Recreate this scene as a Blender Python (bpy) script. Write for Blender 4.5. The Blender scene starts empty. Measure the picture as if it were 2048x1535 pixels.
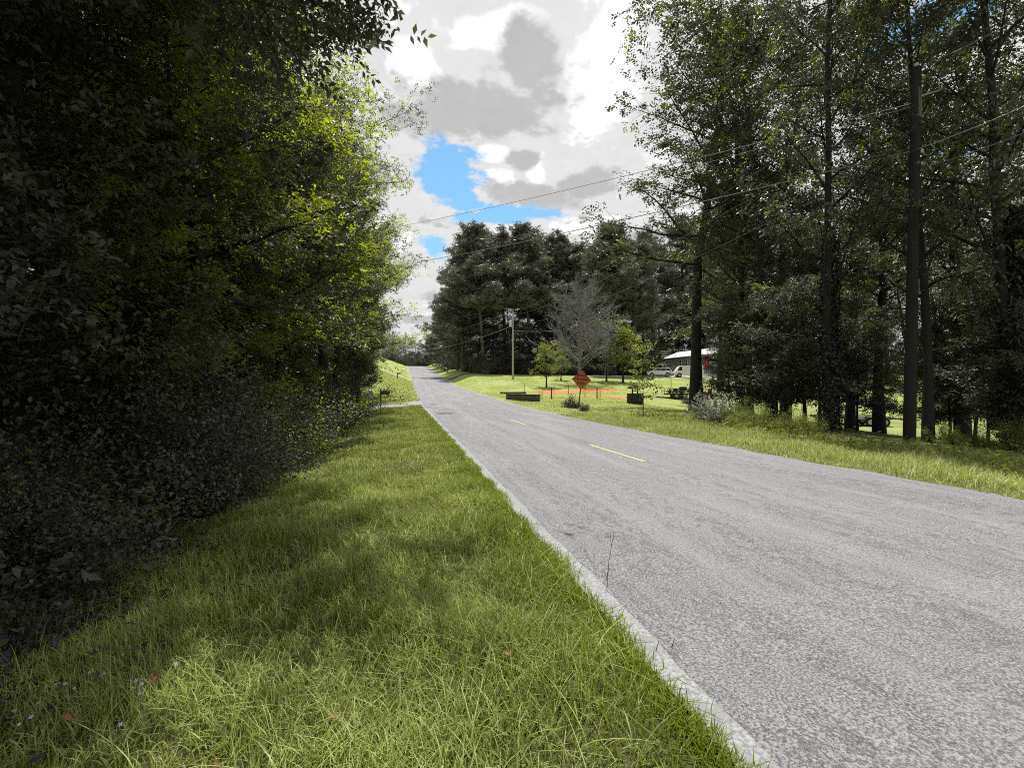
import bpy, bmesh, math, random
import numpy as np
from mathutils import Vector, Matrix, Euler

R = math.radians
S = bpy.context.scene
COL = S.collection

# ------------------------------------------------------------------ camera
HC = 1.5
PSI = math.atan(202 / 930)
SN, CS = math.sin(PSI), math.cos(PSI)
F = 930.0
cam_d = bpy.data.cameras.new('camera')
cam_d.sensor_width = 36
cam_d.lens = 36 * F / 2048
cam_d.clip_start = 0.05
cam_d.clip_end = 6000
cam = bpy.data.objects.new('camera', cam_d)
COL.objects.link(cam)
cam.location = (0, 0, HC)
cam.rotation_euler = (R(90), 0, -PSI)
S.camera = cam

# ------------------------------------------------------------------ sun and sky
SUN_EL, SUN_AZ = R(74), R(9)          # azimuth clockwise from +Y
sun_dir = Vector((math.cos(SUN_EL) * math.sin(SUN_AZ), math.cos(SUN_EL) * math.cos(SUN_AZ), math.sin(SUN_EL)))
sd = bpy.data.lights.new('sun', 'SUN')
sd.energy = 5.0
sd.angle = R(0.53)
sd.color = (1.0, 0.972, 0.935)
so = bpy.data.objects.new('sun', sd)
so.rotation_euler = sun_dir.to_track_quat('Z', 'Y').to_euler()
so.location = (0, 0, 60)
COL.objects.link(so)

S.view_settings.view_transform = 'Standard'
S.view_settings.look = 'None'
S.view_settings.gamma = 1
S.view_settings.exposure = 0.40
S.view_settings.use_curve_mapping = False
S.render.engine = 'CYCLES'
S.cycles.max_bounces = 4
S.cycles.diffuse_bounces = 2
S.cycles.glossy_bounces = 1
S.cycles.transmission_bounces = 3
S.cycles.use_denoising = False
S.cycles.adaptive_threshold = 0.016
S.cycles.filter_width = 1.0


class NT:
    """tiny node helper"""
    def __init__(s, tree):
        s.t = tree; s.n = tree.nodes; s.l = tree.links

    def add(s, kind, **kw):
        n = s.n.new(kind)
        for k, v in kw.items():
            setattr(n, k, v)
        return n

    def link(s, a, b):
        s.l.new(a, b)

    def val(s, sock, v):
        if isinstance(v, bpy.types.NodeSocket):
            s.link(v, sock)
        else:
            sock.default_value = v

    def math(s, op, a, b=0.0, c=0.0, clamp=False):
        n = s.add('ShaderNodeMath', operation=op, use_clamp=clamp)
        s.val(n.inputs[0], a); s.val(n.inputs[1], b); s.val(n.inputs[2], c)
        return n.outputs[0]

    def vmath(s, op, a, b=(0, 0, 0), out=0):
        n = s.add('ShaderNodeVectorMath', operation=op)
        s.val(n.inputs[0], a); s.val(n.inputs[1], b)
        return n.outputs[out]

    def dot(s, a, v):
        n = s.add('ShaderNodeVectorMath', operation='DOT_PRODUCT')
        s.val(n.inputs[0], a); s.val(n.inputs[1], v)
        return n.outputs['Value']

    def noise(s, vec, scale, detail=3, rough=0.5, dist=0.0):
        n = s.add('ShaderNodeTexNoise')
        if vec is not None: s.link(vec, n.inputs['Vector'])
        n.inputs['Scale'].default_value = scale
        n.inputs['Detail'].default_value = detail
        n.inputs['Roughness'].default_value = rough
        n.inputs['Distortion'].default_value = dist
        return n.outputs['Fac']

    def smooth(s, x, a, b, lo=0.0, hi=1.0):
        n = s.add('ShaderNodeMapRange', interpolation_type='SMOOTHSTEP')
        s.val(n.inputs[0], x)
        n.inputs[1].default_value = a; n.inputs[2].default_value = b
        n.inputs[3].default_value = lo; n.inputs[4].default_value = hi
        return n.outputs[0]

    def mix(s, fac, a, b, mode='MIX'):
        n = s.add('ShaderNodeMix', data_type='RGBA', blend_type=mode)
        s.val(n.inputs[0], fac)
        for sock, v in ((n.inputs[6], a), (n.inputs[7], b)):
            if isinstance(v, bpy.types.NodeSocket): s.link(v, sock)
            else: sock.default_value = (*v, 1) if len(v) == 3 else v
        return n.outputs[2]

    def scale(s, vec, v):
        n = s.add('ShaderNodeMapping')
        s.link(vec, n.inputs[0]); n.inputs['Scale'].default_value = v
        return n.outputs[0]

    def bump(s, h, strength, dist=0.02):
        n = s.add('ShaderNodeBump')
        s.link(h, n.inputs['Height'])
        n.inputs['Strength'].default_value = strength
        n.inputs['Distance'].default_value = dist
        return n.outputs[0]


def dirpx(px, py):
    xc = (px - 1024) / F; yc = -(py - 767) / F
    return Vector((SN + xc * CS, CS - xc * SN, yc))


w = bpy.data.worlds.new('World')
S.world = w
w.use_nodes = True
w.cycles.sampling_method = 'NONE'
T = NT(w.node_tree)
T.n.clear()
out = T.add('ShaderNodeOutputWorld')
bg = T.add('ShaderNodeBackground')
bg.inputs['Strength'].default_value = 0.083
T.link(bg.outputs[0], out.inputs[0])
sky = T.add('ShaderNodeTexSky', sky_type='NISHITA')
sky.sun_disc = False
sky.sun_elevation = SUN_EL
sky.sun_rotation = SUN_AZ
sky.air_density = 1.3
sky.dust_density = 0.8
tc = T.add('ShaderNodeTexCoord')
D = T.vmath('NORMALIZE', tc.outputs['Generated'])
sep = T.add('ShaderNodeSeparateXYZ'); T.link(D, sep.inputs[0])
zc = T.math('ADD', T.math('MAXIMUM', sep.outputs[2], 0.0), 0.22)
comb = T.add('ShaderNodeCombineXYZ')
T.link(T.math('DIVIDE', sep.outputs[0], zc), comb.inputs[0])
T.link(T.math('DIVIDE', sep.outputs[1], zc), comb.inputs[1])
P = comb.outputs[0]                                     # cloud layer seen in perspective
nbig = T.noise(P, 1.6, 2, 0.55)
nmid = T.noise(P, 4.5, 4, 0.6)
nwarp = T.noise(P, 8.0, 4, 0.66)
WARP = T.math('MULTIPLY', T.math('SUBTRACT', nwarp, 0.5), 5.5)
WARP2 = T.math('MULTIPLY', T.math('ADD', T.math('SUBTRACT', nbig, 0.5), T.math('SUBTRACT', nmid, 0.5)), 2.2)


def blob(px, py, rx, ry, warp=1.0, rot=0.0):
    """a cloud or a gap of the cloud deck, as a soft ellipse around a direction of the sky"""
    f = dirpx(px, py).normalized()
    r = Vector((f.y, -f.x, 0)).normalized()
    u = r.cross(f)
    r2 = r * math.cos(rot) + u * math.sin(rot)
    u2 = u * math.cos(rot) - r * math.sin(rot)
    k = dirpx(px, py).length * F
    a = T.math('DIVIDE', T.dot(D, tuple(r2)), rx / k)
    b = T.math('DIVIDE', T.dot(D, tuple(u2)), ry / k)
    d2 = T.math('SQRT', T.math('ADD', T.math('MULTIPLY', a, a), T.math('MULTIPLY', b, b)))
    d2 = T.math('ADD', d2, T.math('MULTIPLY', T.math('ADD', WARP, WARP2), warp * 0.75))
    fr = T.math('GREATER_THAN', T.dot(D, tuple(f)), 0.2)
    return T.math('MULTIPLY', T.smooth(d2, 1.2, 0.68), fr)


def vmax(xs):
    r = xs[0]
    for x in xs[1:]:
        r = T.math('MAXIMUM', r, x)
    return r


gap = vmax([blob(895, 348, 62, 62, .7), blob(868, 492, 30, 24, .6), blob(1010, 428, 120, 17, .55, 0.05),
            blob(930, 400, 40, 26, .6, -.5), blob(1925, 20, 70, 45, .7), blob(1800, 75, 90, 30, .8),
            T.smooth(T.math('ADD', nbig, T.math('MULTIPLY', nmid, .15)), 0.72, 0.76)])
grey = vmax([blob(940, 218, 170, 55, .55, .03), blob(1062, 118, 56, 62, .55), blob(1062, 395, 95, 24, .6, -.15),
             blob(1180, 362, 62, 28, .5, .15), blob(1045, 318, 32, 17, .6), blob(880, 595, 40, 14, .5),
             blob(850, 640, 60, 9, .5), blob(1290, 470, 40, 26, .6),
             T.smooth(nmid, 0.60, 0.67)])
white = vmax([blob(1215, 95, 75, 110, .9), blob(838, 125, 50, 62, .8), blob(975, 62, 110, 30, .8, .2),
              blob(1190, 225, 55, 60, .9), blob(985, 305, 32, 16, .7), blob(1075, 350, 18, 16, .7),
              blob(1180, 448, 70, 18, .8), T.smooth(nmid, 0.42, 0.35)])
cl = T.mix(white, (7.3, 7.3, 7.35), (9.6, 9.6, 9.6))
cl = T.mix(grey, cl, (5.1, 5.1, 5.15))
fine = T.math('MULTIPLY_ADD', T.math('SUBTRACT', nwarp, .5), .30, 1.0)
clv = T.vmath('SCALE', cl); T.link(fine, clv.node.inputs['Scale'])
skyb = T.vmath('MULTIPLY', sky.outputs[0], (.93, 1.38, 1.50))
T.link(T.mix(gap, clv, skyb), bg.inputs['Color'])

# ------------------------------------------------------------------ terrain functions
YK = np.array([-60, 0, 10, 21, 30, 40, 60, 83, 100, 121, 150, 170, 185, 200, 230, 300, 3000.])
ZK = np.array([.6, 0, -.13, -.2, -.08, .22, .75, 1.65, 2.8, 4.3, 6.6, 7.9, 8.3, 8.2, 7.4, 6, 6])
CXK = np.array([4.74, 4.74, 4.7, 4.55, 4.2, 3.95, 3.8, 3.65, 3.35, 3.0, 2.5, 2.0, 1.5, .8, -1.5, -8, -8])
HW = 3.31


def sint(y, xk, yk):
    y = np.asarray(y, float); r = 0
    for d in (-6, -3, 0, 3, 6):
        r = r + np.interp(y + d * np.clip(np.abs(y) / 25, .2, 1), xk, yk)
    return r / 5


def zr(y): return sint(y, YK, ZK)
def cx(y): return sint(y, YK, CXK)


def ss(a, b, x):
    t = np.clip((np.asarray(x, float) - a) / (b - a), 0, 1)
    return t * t * (3 - 2 * t)


YY = np.array([-60, 0, 10, 20, 30, 42, 52, 62, 70, 80, 100, 121, 170, 200, 3000.])
YZ = np.array([-.5, -.5, -.4, -.25, -.2, 0, .2, 1.2, 2.0, 2.75, 4.0, 5.4, 9.0, 9.5, 9.5])


def gz(x, y):
    x = np.asarray(x, float); y = np.asarray(y, float)
    zb = zr(y); c = cx(y)
    dr = x - (c + HW); dl = (c - HW) - x
    wr = ss(.3, 4.5, dr)
    yd = sint(y, YY, YZ) - 1.6 * ss(15, 32, x) * ss(50, 33, y)
    z = zb * (1 - wr) + yd * wr
    ll = -.12 * ss(.2, 2.0, dl) - .22 * ss(2.5, 4.2, dl) + .5 * ss(5, 14, dl)
    lr = ss(42, 70, y) * .36 * np.clip(dl - .3, 0, 9) * ss(.1, 1.5, dl)
    z = z + np.where(dl > 0, ll * ss(60, 34, y) + lr, 0)
    z = z + np.where(dl > 0, ss(.3, 2, dl), wr) * .02 * (np.sin(x * 1.9 + y * .7) + np.sin(y * 1.3 - x * .8))
    # earth bank by the far pole and the culvert
    z = z + .55 * np.exp(-(((x - 14.0) / 3.0) ** 2 + ((y - 66) / 2.6) ** 2)) - .5 * np.exp(-(((x - 9.5) / 1.6) ** 2 + ((y - 58) / 4) ** 2))
    return z


def G(x, y): return float(gz(x, y))


TS = np.concatenate([np.arange(1, 60, .02), np.arange(60, 300, .08)])


def hit(px, py):
    """where the line of sight through a point of the photograph meets the ground"""
    d = dirpx(px, py)
    ok = HC + d.z * TS <= gz(d.x * TS, d.y * TS)
    t = float(TS[int(np.argmax(ok))]) if ok.any() else 300.0
    return d.x * t, d.y * t, t


def at(px, t):
    d = dirpx(px, 767)
    return d.x * t, d.y * t


# ------------------------------------------------------------------ mesh helpers
def tag(o, label=None, cat=None, group=None, kind=None):
    if label: o['label'] = label
    if cat: o['category'] = cat
    if group: o['group'] = group
    if kind: o['kind'] = kind
    return o


def npmesh(name, V, faces, mats, tint=None, smooth=False):
    """faces: list of (n,k) int arrays"""
    me = bpy.data.meshes.new(name)
    V = np.asarray(V, np.float32)
    me.vertices.add(len(V))
    me.vertices.foreach_set('co', V.ravel())
    loops = np.concatenate([f.ravel() for f in faces]).astype(np.int32)
    tot = np.concatenate([np.full(len(f), f.shape[1], np.int32) for f in faces])
    me.loops.add(len(loops))
    me.loops.foreach_set('vertex_index', loops)
    me.polygons.add(len(tot))
    st = np.zeros(len(tot), np.int32); st[1:] = np.cumsum(tot)[:-1]
    me.polygons.foreach_set('loop_start', st)
    me.polygons.foreach_set('loop_total', tot)
    if smooth:
        me.polygons.foreach_set('use_smooth', np.ones(len(tot), bool))
    if tint is not None:
        a = me.attributes.new('tint', 'FLOAT', 'POINT')
        a.data.foreach_set('value', np.asarray(tint, np.float32))
    me.update(calc_edges=True)
    for m in (mats if isinstance(mats, (list, tuple)) else [mats]):
        me.materials.append(m)
    return me


def link(name, me, parent=None, loc=(0, 0, 0), rot=(0, 0, 0), sc=None):
    o = bpy.data.objects.new(name, me)
    COL.objects.link(o)
    o.location = loc; o.rotation_euler = rot
    if sc is not None: o.scale = (sc, sc, sc) if not hasattr(sc, '__len__') else sc
    if parent: o.parent = parent
    return o


def empty(name, loc, rz=0.0, sc=1.0):
    o = bpy.data.objects.new(name, None)
    COL.objects.link(o)
    o.location = loc; o.rotation_euler = (0, 0, rz); o.scale = (sc, sc, sc)
    o.empty_display_size = 0.2
    return o


class MB:
    """collects simple shapes into one mesh"""
    def __init__(s): s.v = []; s.f = []

    def add(s, vs, fs):
        n = len(s.v); s.v += [tuple(v) for v in vs]
        s.f += [tuple(i + n for i in f) for f in fs]; return s

    def box(s, c, d, rot=None, taper=1.0):
        x, y, z = d[0] / 2, d[1] / 2, d[2] / 2
        vs = [Vector((a * x * (taper if k > 0 else 1), b * y * (taper if k > 0 else 1), k * z)) for k in (-1, 1) for b in (-1, 1) for a in (-1, 1)]
        if rot is not None:
            m = Euler(rot).to_matrix(); vs = [m @ v for v in vs]
        vs = [v + Vector(c) for v in vs]
        return s.add(vs, [(0, 2, 3, 1), (4, 5, 7, 6), (0, 1, 5, 4), (2, 6, 7, 3), (0, 4, 6, 2), (1, 3, 7, 5)])

    def tube(s, pts, rad, n=8, cap=True):
        pts = [Vector(p) for p in pts]
        rad = [rad] * len(pts) if not hasattr(rad, '__len__') else rad
        vs = []; fs = []
        for i, p in enumerate(pts):
            d = (pts[min(i + 1, len(pts) - 1)] - pts[max(i - 1, 0)]).normalized()
            a = d.orthogonal().normalized() if abs(d.z) < .99 else Vector((1, 0, 0))
            if abs(d.z) < .99: a = d.cross(Vector((0, 0, 1))).normalized()
            b = d.cross(a)
            for k in range(n):
                t = 2 * math.pi * k / n
                vs.append(p + (a * math.cos(t) + b * math.sin(t)) * rad[i])
        for i in range(len(pts) - 1):
            for k in range(n):
                fs.append((i * n + k, i * n + (k + 1) % n, (i + 1) * n + (k + 1) % n, (i + 1) * n + k))
        if cap:
            fs.append(tuple(range(n - 1, -1, -1))); fs.append(tuple((len(pts) - 1) * n + k for k in range(n)))
        return s.add(vs, fs)

    def prism(s, poly, y0, y1):
        """poly in x,z extruded along y"""
        n = len(poly)
        vs = [(x, y0, z) for x, z in poly] + [(x, y1, z) for x, z in poly]
        fs = [tuple(range(n)), tuple(range(2 * n - 1, n - 1, -1))] + [(k, k + n, (k + 1) % n + n, (k + 1) % n) for k in range(n)]
        return s.add(vs, fs)

    def mesh(s, name, mat, bevel=0.0):
        me = bpy.data.meshes.new(name)
        me.from_pydata(s.v, [], s.f)
        bm = bmesh.new(); bm.from_mesh(me)
        bmesh.ops.recalc_face_normals(bm, faces=bm.faces)
        if bevel:
            bmesh.ops.bevel(bm, geom=[e for e in bm.edges if len(e.link_faces) == 2 and e.calc_face_angle(0) > .5], offset=bevel, segments=2, affect='EDGES', profile=.6)
        bm.to_mesh(me); bm.free()
        me.materials.append(mat)
        return me

    def obj(s, name, mat, parent=None, bevel=0.0, **k):
        return link(name, s.mesh(name, mat, bevel), parent, **k)


# ------------------------------------------------------------------ materials
def mat(name):
    m = bpy.data.materials.new(name); m.use_nodes = True
    t = NT(m.node_tree)
    b = t.n['Principled BSDF']
    return m, t, b


def plain(name, col, rough=.6, metal=0.0, var=.12, scale=6.0, bump=0.0, spec=.4):
    m, t, b = mat(name)
    c = t.add('ShaderNodeTexCoord').outputs['Object']
    n = t.noise(c, scale, 5, .6)
    k = t.math('MULTIPLY_ADD', t.math('SUBTRACT', n, .5), var * 4, 1.0)
    v = t.vmath('SCALE', (0, 0, 0)); v.node.inputs[0].default_value = col; t.link(k, v.node.inputs['Scale'])
    t.link(v, b.inputs['Base Color'])
    b.inputs['Roughness'].default_value = rough
    b.inputs['Metallic'].default_value = metal
    b.inputs['Specular IOR Level'].default_value = spec
    if bump: t.link(t.bump(t.noise(c, scale * 6, 4, .6), bump, .02), b.inputs['Normal'])
    return m


def leafmat(name, a, b2, trans, tf=.4, rough=.42, spec=.5, clump=.5, glow=.30, lit=.55):
    m, t, b = mat(name)
    at_ = t.add('ShaderNodeAttribute', attribute_name='tint')
    oc = t.add('ShaderNodeTexCoord').outputs['Object']
    n = t.noise(oc, clump, 3, .6)
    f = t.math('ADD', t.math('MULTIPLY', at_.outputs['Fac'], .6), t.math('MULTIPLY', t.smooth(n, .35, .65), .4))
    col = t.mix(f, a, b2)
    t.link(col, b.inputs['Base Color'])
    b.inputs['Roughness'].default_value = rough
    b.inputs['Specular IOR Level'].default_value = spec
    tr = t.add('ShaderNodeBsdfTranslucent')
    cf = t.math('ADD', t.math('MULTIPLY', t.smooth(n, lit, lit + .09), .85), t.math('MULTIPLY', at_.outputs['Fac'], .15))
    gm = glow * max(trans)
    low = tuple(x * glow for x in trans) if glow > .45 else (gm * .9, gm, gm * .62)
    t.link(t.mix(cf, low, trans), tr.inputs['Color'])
    mx = t.add('ShaderNodeMixShader'); mx.inputs[0].default_value = tf
    t.link(b.outputs[0], mx.inputs[1]); t.link(tr.outputs[0], mx.inputs[2])
    t.link(mx.outputs[0], t.n['Material Output'].inputs['Surface'])
    return m


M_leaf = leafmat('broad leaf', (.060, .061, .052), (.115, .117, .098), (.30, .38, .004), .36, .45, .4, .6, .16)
M_leafsun = leafmat('broad leaf lit copy', (.060, .063, .045), (.12, .126, .075), (.52, .64, .006), .48, .42, .45, .7, .14, .48)  # lit copy of the broad leaf, sunlit patches painted into its colour
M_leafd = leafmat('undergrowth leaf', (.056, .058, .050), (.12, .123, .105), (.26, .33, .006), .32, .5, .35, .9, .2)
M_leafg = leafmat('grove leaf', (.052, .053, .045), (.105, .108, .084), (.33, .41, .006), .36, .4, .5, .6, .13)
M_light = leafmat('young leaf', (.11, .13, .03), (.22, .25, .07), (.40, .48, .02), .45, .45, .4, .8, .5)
M_grey = leafmat('silver leaf', (.30, .31, .28), (.58, .59, .56), (.35, .38, .18), .35, .5)
M_needle = leafmat('pine needle', (.115, .118, .095), (.25, .255, .21), (.22, .24, .08), .32, .4)
M_ivy = leafmat('ivy leaf', (.010, .012, .007), (.022, .026, .012), (.06, .08, .006), .25, .4)
M_redbud = leafmat('redbud leaf', (.06, .066, .05), (.13, .14, .09), (.20, .24, .04), .38, .45)
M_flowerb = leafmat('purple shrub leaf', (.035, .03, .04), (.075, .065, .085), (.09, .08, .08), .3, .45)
M_grass = leafmat('grass blade', (.098, .128, .010), (.53, .61, .195), (.36, .42, .04), .4, .5, .35, .9, .7)
M_grassr = leafmat('verge grass blade', (.22, .255, .06), (.56, .60, .27), (.46, .52, .09), .4, .5, .3, .5, .7)
M_edgegr = leafmat('bright edge grass', (.12, .165, .010), (.26, .31, .04), (.33, .42, .01), .42, .45, .35, .9, .7)
M_dry = plain('dry stalk', (.09, .08, .06), .8)
M_bark = plain('bark', (.030, .028, .026), .9, 0, .2, 5, .8, .2)
M_barkp = plain('pine bark', (.13, .105, .085), .9, 0, .2, 4, .8, .2)
M_barkg = plain('grey dead wood', (.19, .188, .192), .9, 0, .12, 6, .4, .2)
M_pole = plain('weathered pole wood', (.16, .145, .13), .85, 0, .15, 3, .6, .2)
M_polel = plain('pale pole wood', (.36, .34, .31), .85, 0, .12, 3, .4, .2)
M_polegr = plain('dark creosote pole', (.024, .022, .020), .85, 0, .18, 3, .6, .2)
M_metal = plain('galvanised metal', (.45, .46, .47), .4, .6, .05)
M_trafo = plain('transformer paint', (.50, .51, .51), .5, 0, .06)
M_wire = plain('wire aluminium', (.40, .40, .39), .45, .3, .03)
M_wired = plain('old dark wire', (.20, .20, .20), .5, .2, .03)
M_white = plain('white paint', (.74, .74, .73), .4, 0, .04, 3)
M_carw = plain('white car paint', (.76, .76, .76), .22, 0, .02, 2, 0, .6)
M_card = plain('dark car paint', (.03, .033, .04), .22, 0, .03, 2, 0, .6)
M_glass = plain('dark glass', (.012, .014, .016), .08, 0, .02, 2, 0, .6)
M_tyre = plain('tyre rubber', (.02, .02, .02), .85)
M_rim = plain('wheel rim', (.40, .40, .41), .35, .5, .06)
M_black = plain('black steel', (.02, .02, .021), .5)
M_orange = plain('orange sign sheeting', (.47, .12, .012), .45, 0, .12, 4)
M_ink = plain('sign lettering', (.02, .015, .01), .6, 0, .03)
M_wood = plain('weathered grey wood', (.10, .09, .078), .85, 0, .2, 5, .6, .2)
M_woodd = plain('dark stained wood', (.045, .042, .038), .85, 0, .2, 5, .6, .2)
M_post = plain('green treated post', (.055, .060, .022), .8, 0, .15, 5, .3)
M_postr = plain('rusty steel post', (.16, .045, .018), .8, 0, .2, 5, .3)
M_stone = plain('dark concrete', (.075, .075, .075), .9, 0, .25, 3, .8, .2)
M_siding = plain('grey house siding', (.27, .27, .265), .7, 0, .05, 2)
M_roof = plain('white metal roof', (.72, .73, .73), .35, .2, .05, 1)
M_red = plain('red paint', (.62, .05, .075), .4, 0, .08, 3)
M_skirt = plain('pale skirting', (.52, .53, .53), .6, 0, .08, 2)
M_tin = plain('grey shed metal', (.20, .20, .20), .5, .2, .08, 1)
M_teal = plain('teal plastic', (.01, .22, .16), .5)
M_board = plain('pale sign board', (.55, .55, .53), .6, 0, .08, 8)
M_lilac = plain('lilac petal', (.42, .40, .62), .6, 0, .05)
M_deadleaf = plain('orange dead leaf', (.20, .075, .04), .7, 0, .15)
M_seat = plain('black vinyl', (.015, .015, .016), .5)

# ground: soil, thatch and lawn colours
M_ground, t, b = mat('lawn and forest soil')
oc = t.add('ShaderNodeTexCoord').outputs['Object']
at_ = t.add('ShaderNodeAttribute', attribute_name='tint')
n1 = t.noise(oc, .22, 5, .6); n2 = t.noise(oc, 2.2, 5, .65); n3 = t.noise(oc, 14, 4, .7)
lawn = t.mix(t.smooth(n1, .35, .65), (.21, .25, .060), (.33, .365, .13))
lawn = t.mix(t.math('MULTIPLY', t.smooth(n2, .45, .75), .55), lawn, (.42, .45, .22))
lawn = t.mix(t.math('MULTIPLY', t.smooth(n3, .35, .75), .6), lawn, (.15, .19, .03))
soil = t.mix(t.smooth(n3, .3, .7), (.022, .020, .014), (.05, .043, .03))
clay = t.mix(n3, (.44, .13, .05), (.58, .24, .12))
# bare red clay in the garden rows (worn places with a shape of their own)
pos = t.add('ShaderNodeSeparateXYZ'); t.link(oc, pos.inputs[0])


def ell(x, y, rx, ry):
    a = t.math('DIVIDE', t.math('SUBTRACT', pos.outputs[0], x), rx)
    c = t.math('DIVIDE', t.math('SUBTRACT', pos.outputs[1], y), ry)
    d = t.math('SQRT', t.math('ADD', t.math('MULTIPLY', a, a), t.math('MULTIPLY', c, c)))
    d = t.math('ADD', d, t.math('MULTIPLY', t.math('SUBTRACT', t.noise(oc, 1.1, 5, .7), .5), 2.4))
    return t.smooth(d, 1.05, .8)


cm = None
for (px, py, rx, ry) in ((1110, 784, 2.6, 2.1), (1092, 781, 1.2, 1.2), (1150, 782, 2.4, .7), (1185, 781, 2.6, 2.4), (1215, 779, 2.0, 1.2), (1235, 794, 1.9, .9), (1180, 793, 1.6, .7)):
    hx, hy, _ = hit(px, py)
    e = ell(hx, hy, rx, ry)
    cm = e if cm is None else t.math('MAXIMUM', cm, e)
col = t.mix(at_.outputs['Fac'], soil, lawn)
col = t.mix(cm, col, clay)
t.link(col, b.inputs['Base Color'])
b.inputs['Roughness'].default_value = .95
b.inputs['Specular IOR Level'].default_value = .1
t.link(t.bump(t.math('ADD', n3, t.noise(oc, 60, 3, .7)), .9, .05), b.inputs['Normal'])

# asphalt
M_road, t, b = mat('old grey asphalt')
oc = t.add('ShaderNodeTexCoord').outputs['Object']
agg = t.noise(oc, 70, 4, .8)
agg2 = t.noise(oc, 220, 2, .7)
patch = t.noise(t.scale(oc, (1.1, .12, 1)), 1.2, 4, .62, .4)
streak = t.noise(t.scale(oc, (2.6, .05, 1)), 1.0, 5, .6)
blot = t.noise(t.scale(oc, (1, .35, 1)), 1.5, 6, .72, .6)
col = t.mix(t.smooth(agg, .40, .62), (.046, .046, .048), (.295, .295, .299))
col = t.mix(t.math('MULTIPLY', t.smooth(agg2, .45, .7), .25), col, (.36, .36, .36))
col = t.mix(t.math('MULTIPLY', t.smooth(patch, .42, .72), .34), col, (.29, .29, .292))
col = t.mix(t.math('MULTIPLY', t.smooth(streak, .60, .74), .30), col, (.12, .12, .122))
col = t.mix(t.math('MULTIPLY', t.smooth(blot, .58, .70), .38), col, (.085, .085, .085))
crk = t.noise(t.scale(oc, (1, .45, 1)), 2.6, 7, .78, 1.2)
col = t.mix(t.math('MULTIPLY', t.math('MULTIPLY', t.smooth(t.math('ABSOLUTE', t.math('SUBTRACT', crk, .5)), .020, .004), t.smooth(streak, .40, .56)), .85), col, (.05, .05, .05))
gr = t.add('ShaderNodeTexVoronoi', feature='F1'); t.link(oc, gr.inputs['Vector']); gr.inputs['Scale'].default_value = 26
col = t.mix(t.math('MULTIPLY', t.smooth(gr.outputs['Distance'], .11, .07), t.smooth(t.noise(oc, 8, 2), .63, .66)), col, (.70, .70, .69))
t.link(col, b.inputs['Base Color'])
b.inputs['Roughness'].default_value = .68
b.inputs['Specular IOR Level'].default_value = .45
t.link(t.bump(t.math('ADD', agg, agg2), .55, .012), b.inputs['Normal'])

M_edge, t, b = mat('pale sandy road edge')
oc = t.add('ShaderNodeTexCoord').outputs['Object']
col = t.mix(t.smooth(t.noise(oc, 45, 4, .7), .35, .65), (.15, .15, .155), (.33, .33, .33))
col = t.mix(t.smooth(t.noise(oc, 5, 5, .7), .45, .65), col, (.21, .21, .215))
t.link(col, b.inputs['Base Color']); b.inputs['Roughness'].default_value = .85
t.link(t.bump(t.noise(oc, 80, 3, .7), .5, .01), b.inputs['Normal'])

M_line, t, b = mat('worn white edge paint')
oc = t.add('ShaderNodeTexCoord').outputs['Object']
col = t.mix(t.smooth(t.noise(oc, 30, 5, .75), .38, .60), (.26, .26, .26), (.36, .36, .358))
t.link(col, b.inputs['Base Color']); b.inputs['Roughness'].default_value = .75

M_yellow, t, b = mat('worn yellow paint')
oc = t.add('ShaderNodeTexCoord').outputs['Object']
col = t.mix(t.smooth(t.noise(oc, 22, 5, .8), .42, .60), (.27, .26, .22), (.55, .39, .11))
t.link(col, b.inputs['Base Color']); b.inputs['Roughness'].default_value = .75

M_tar = plain('dark tar patch', (.075, .075, .076), .7, 0, .3, 9, .5)
M_gravel = plain('pale gravel', (.27, .265, .255), .9, 0, .25, 9, .9, .2)
M_path = plain('pale dirt path', (.60, .59, .57), .9, 0, .12, 4, .5, .2)

# ------------------------------------------------------------------ ground, road, drives
rng = np.random.default_rng(7)


def axis(segs):
    a = [np.arange(s, e, st) for s, e, st in segs]
    return np.unique(np.round(np.concatenate(a), 4))


gx = axis([(-2500, -400, 300), (-400, -60, 40), (-60, -14, 3), (-14, -5, .6), (-5, 14, .2), (14, 32, .5), (32, 80, 2), (80, 400, 40), (400, 2501, 300)])
gy = axis([(-2500, -300, 300), (-300, -30, 30), (-30, -2, 2), (-2, 22, .25), (22, 60, .5), (60, 200, 1.5), (200, 400, 15), (400, 3001, 260)])
XX, YYg = np.meshgrid(gx, gy)
ZZ = gz(XX, YYg)
drl = np.abs(XX - cx(YYg)) - HW
ZZ = ZZ - .06 * ss(-.3, -.6, drl)
nx, ny = len(gx), len(gy)
V = np.stack([XX, YYg, ZZ], -1).reshape(-1, 3)
ii = (np.arange(ny - 1)[:, None] * nx + np.arange(nx - 1)[None, :]).ravel()
dl = (cx(YYg) - HW) - XX
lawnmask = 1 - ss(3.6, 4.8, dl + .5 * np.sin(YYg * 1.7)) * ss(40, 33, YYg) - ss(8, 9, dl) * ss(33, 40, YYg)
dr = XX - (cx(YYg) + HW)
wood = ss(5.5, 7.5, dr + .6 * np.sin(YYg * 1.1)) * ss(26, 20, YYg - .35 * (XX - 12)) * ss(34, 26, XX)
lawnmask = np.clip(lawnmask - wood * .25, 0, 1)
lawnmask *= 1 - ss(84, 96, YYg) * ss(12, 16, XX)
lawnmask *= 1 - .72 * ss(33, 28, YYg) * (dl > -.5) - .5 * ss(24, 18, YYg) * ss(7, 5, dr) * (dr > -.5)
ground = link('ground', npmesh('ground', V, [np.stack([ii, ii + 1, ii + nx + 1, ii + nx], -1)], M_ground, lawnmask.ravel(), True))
tag(ground, 'grass verges and lawns sloping around the road', kind='structure')


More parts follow.
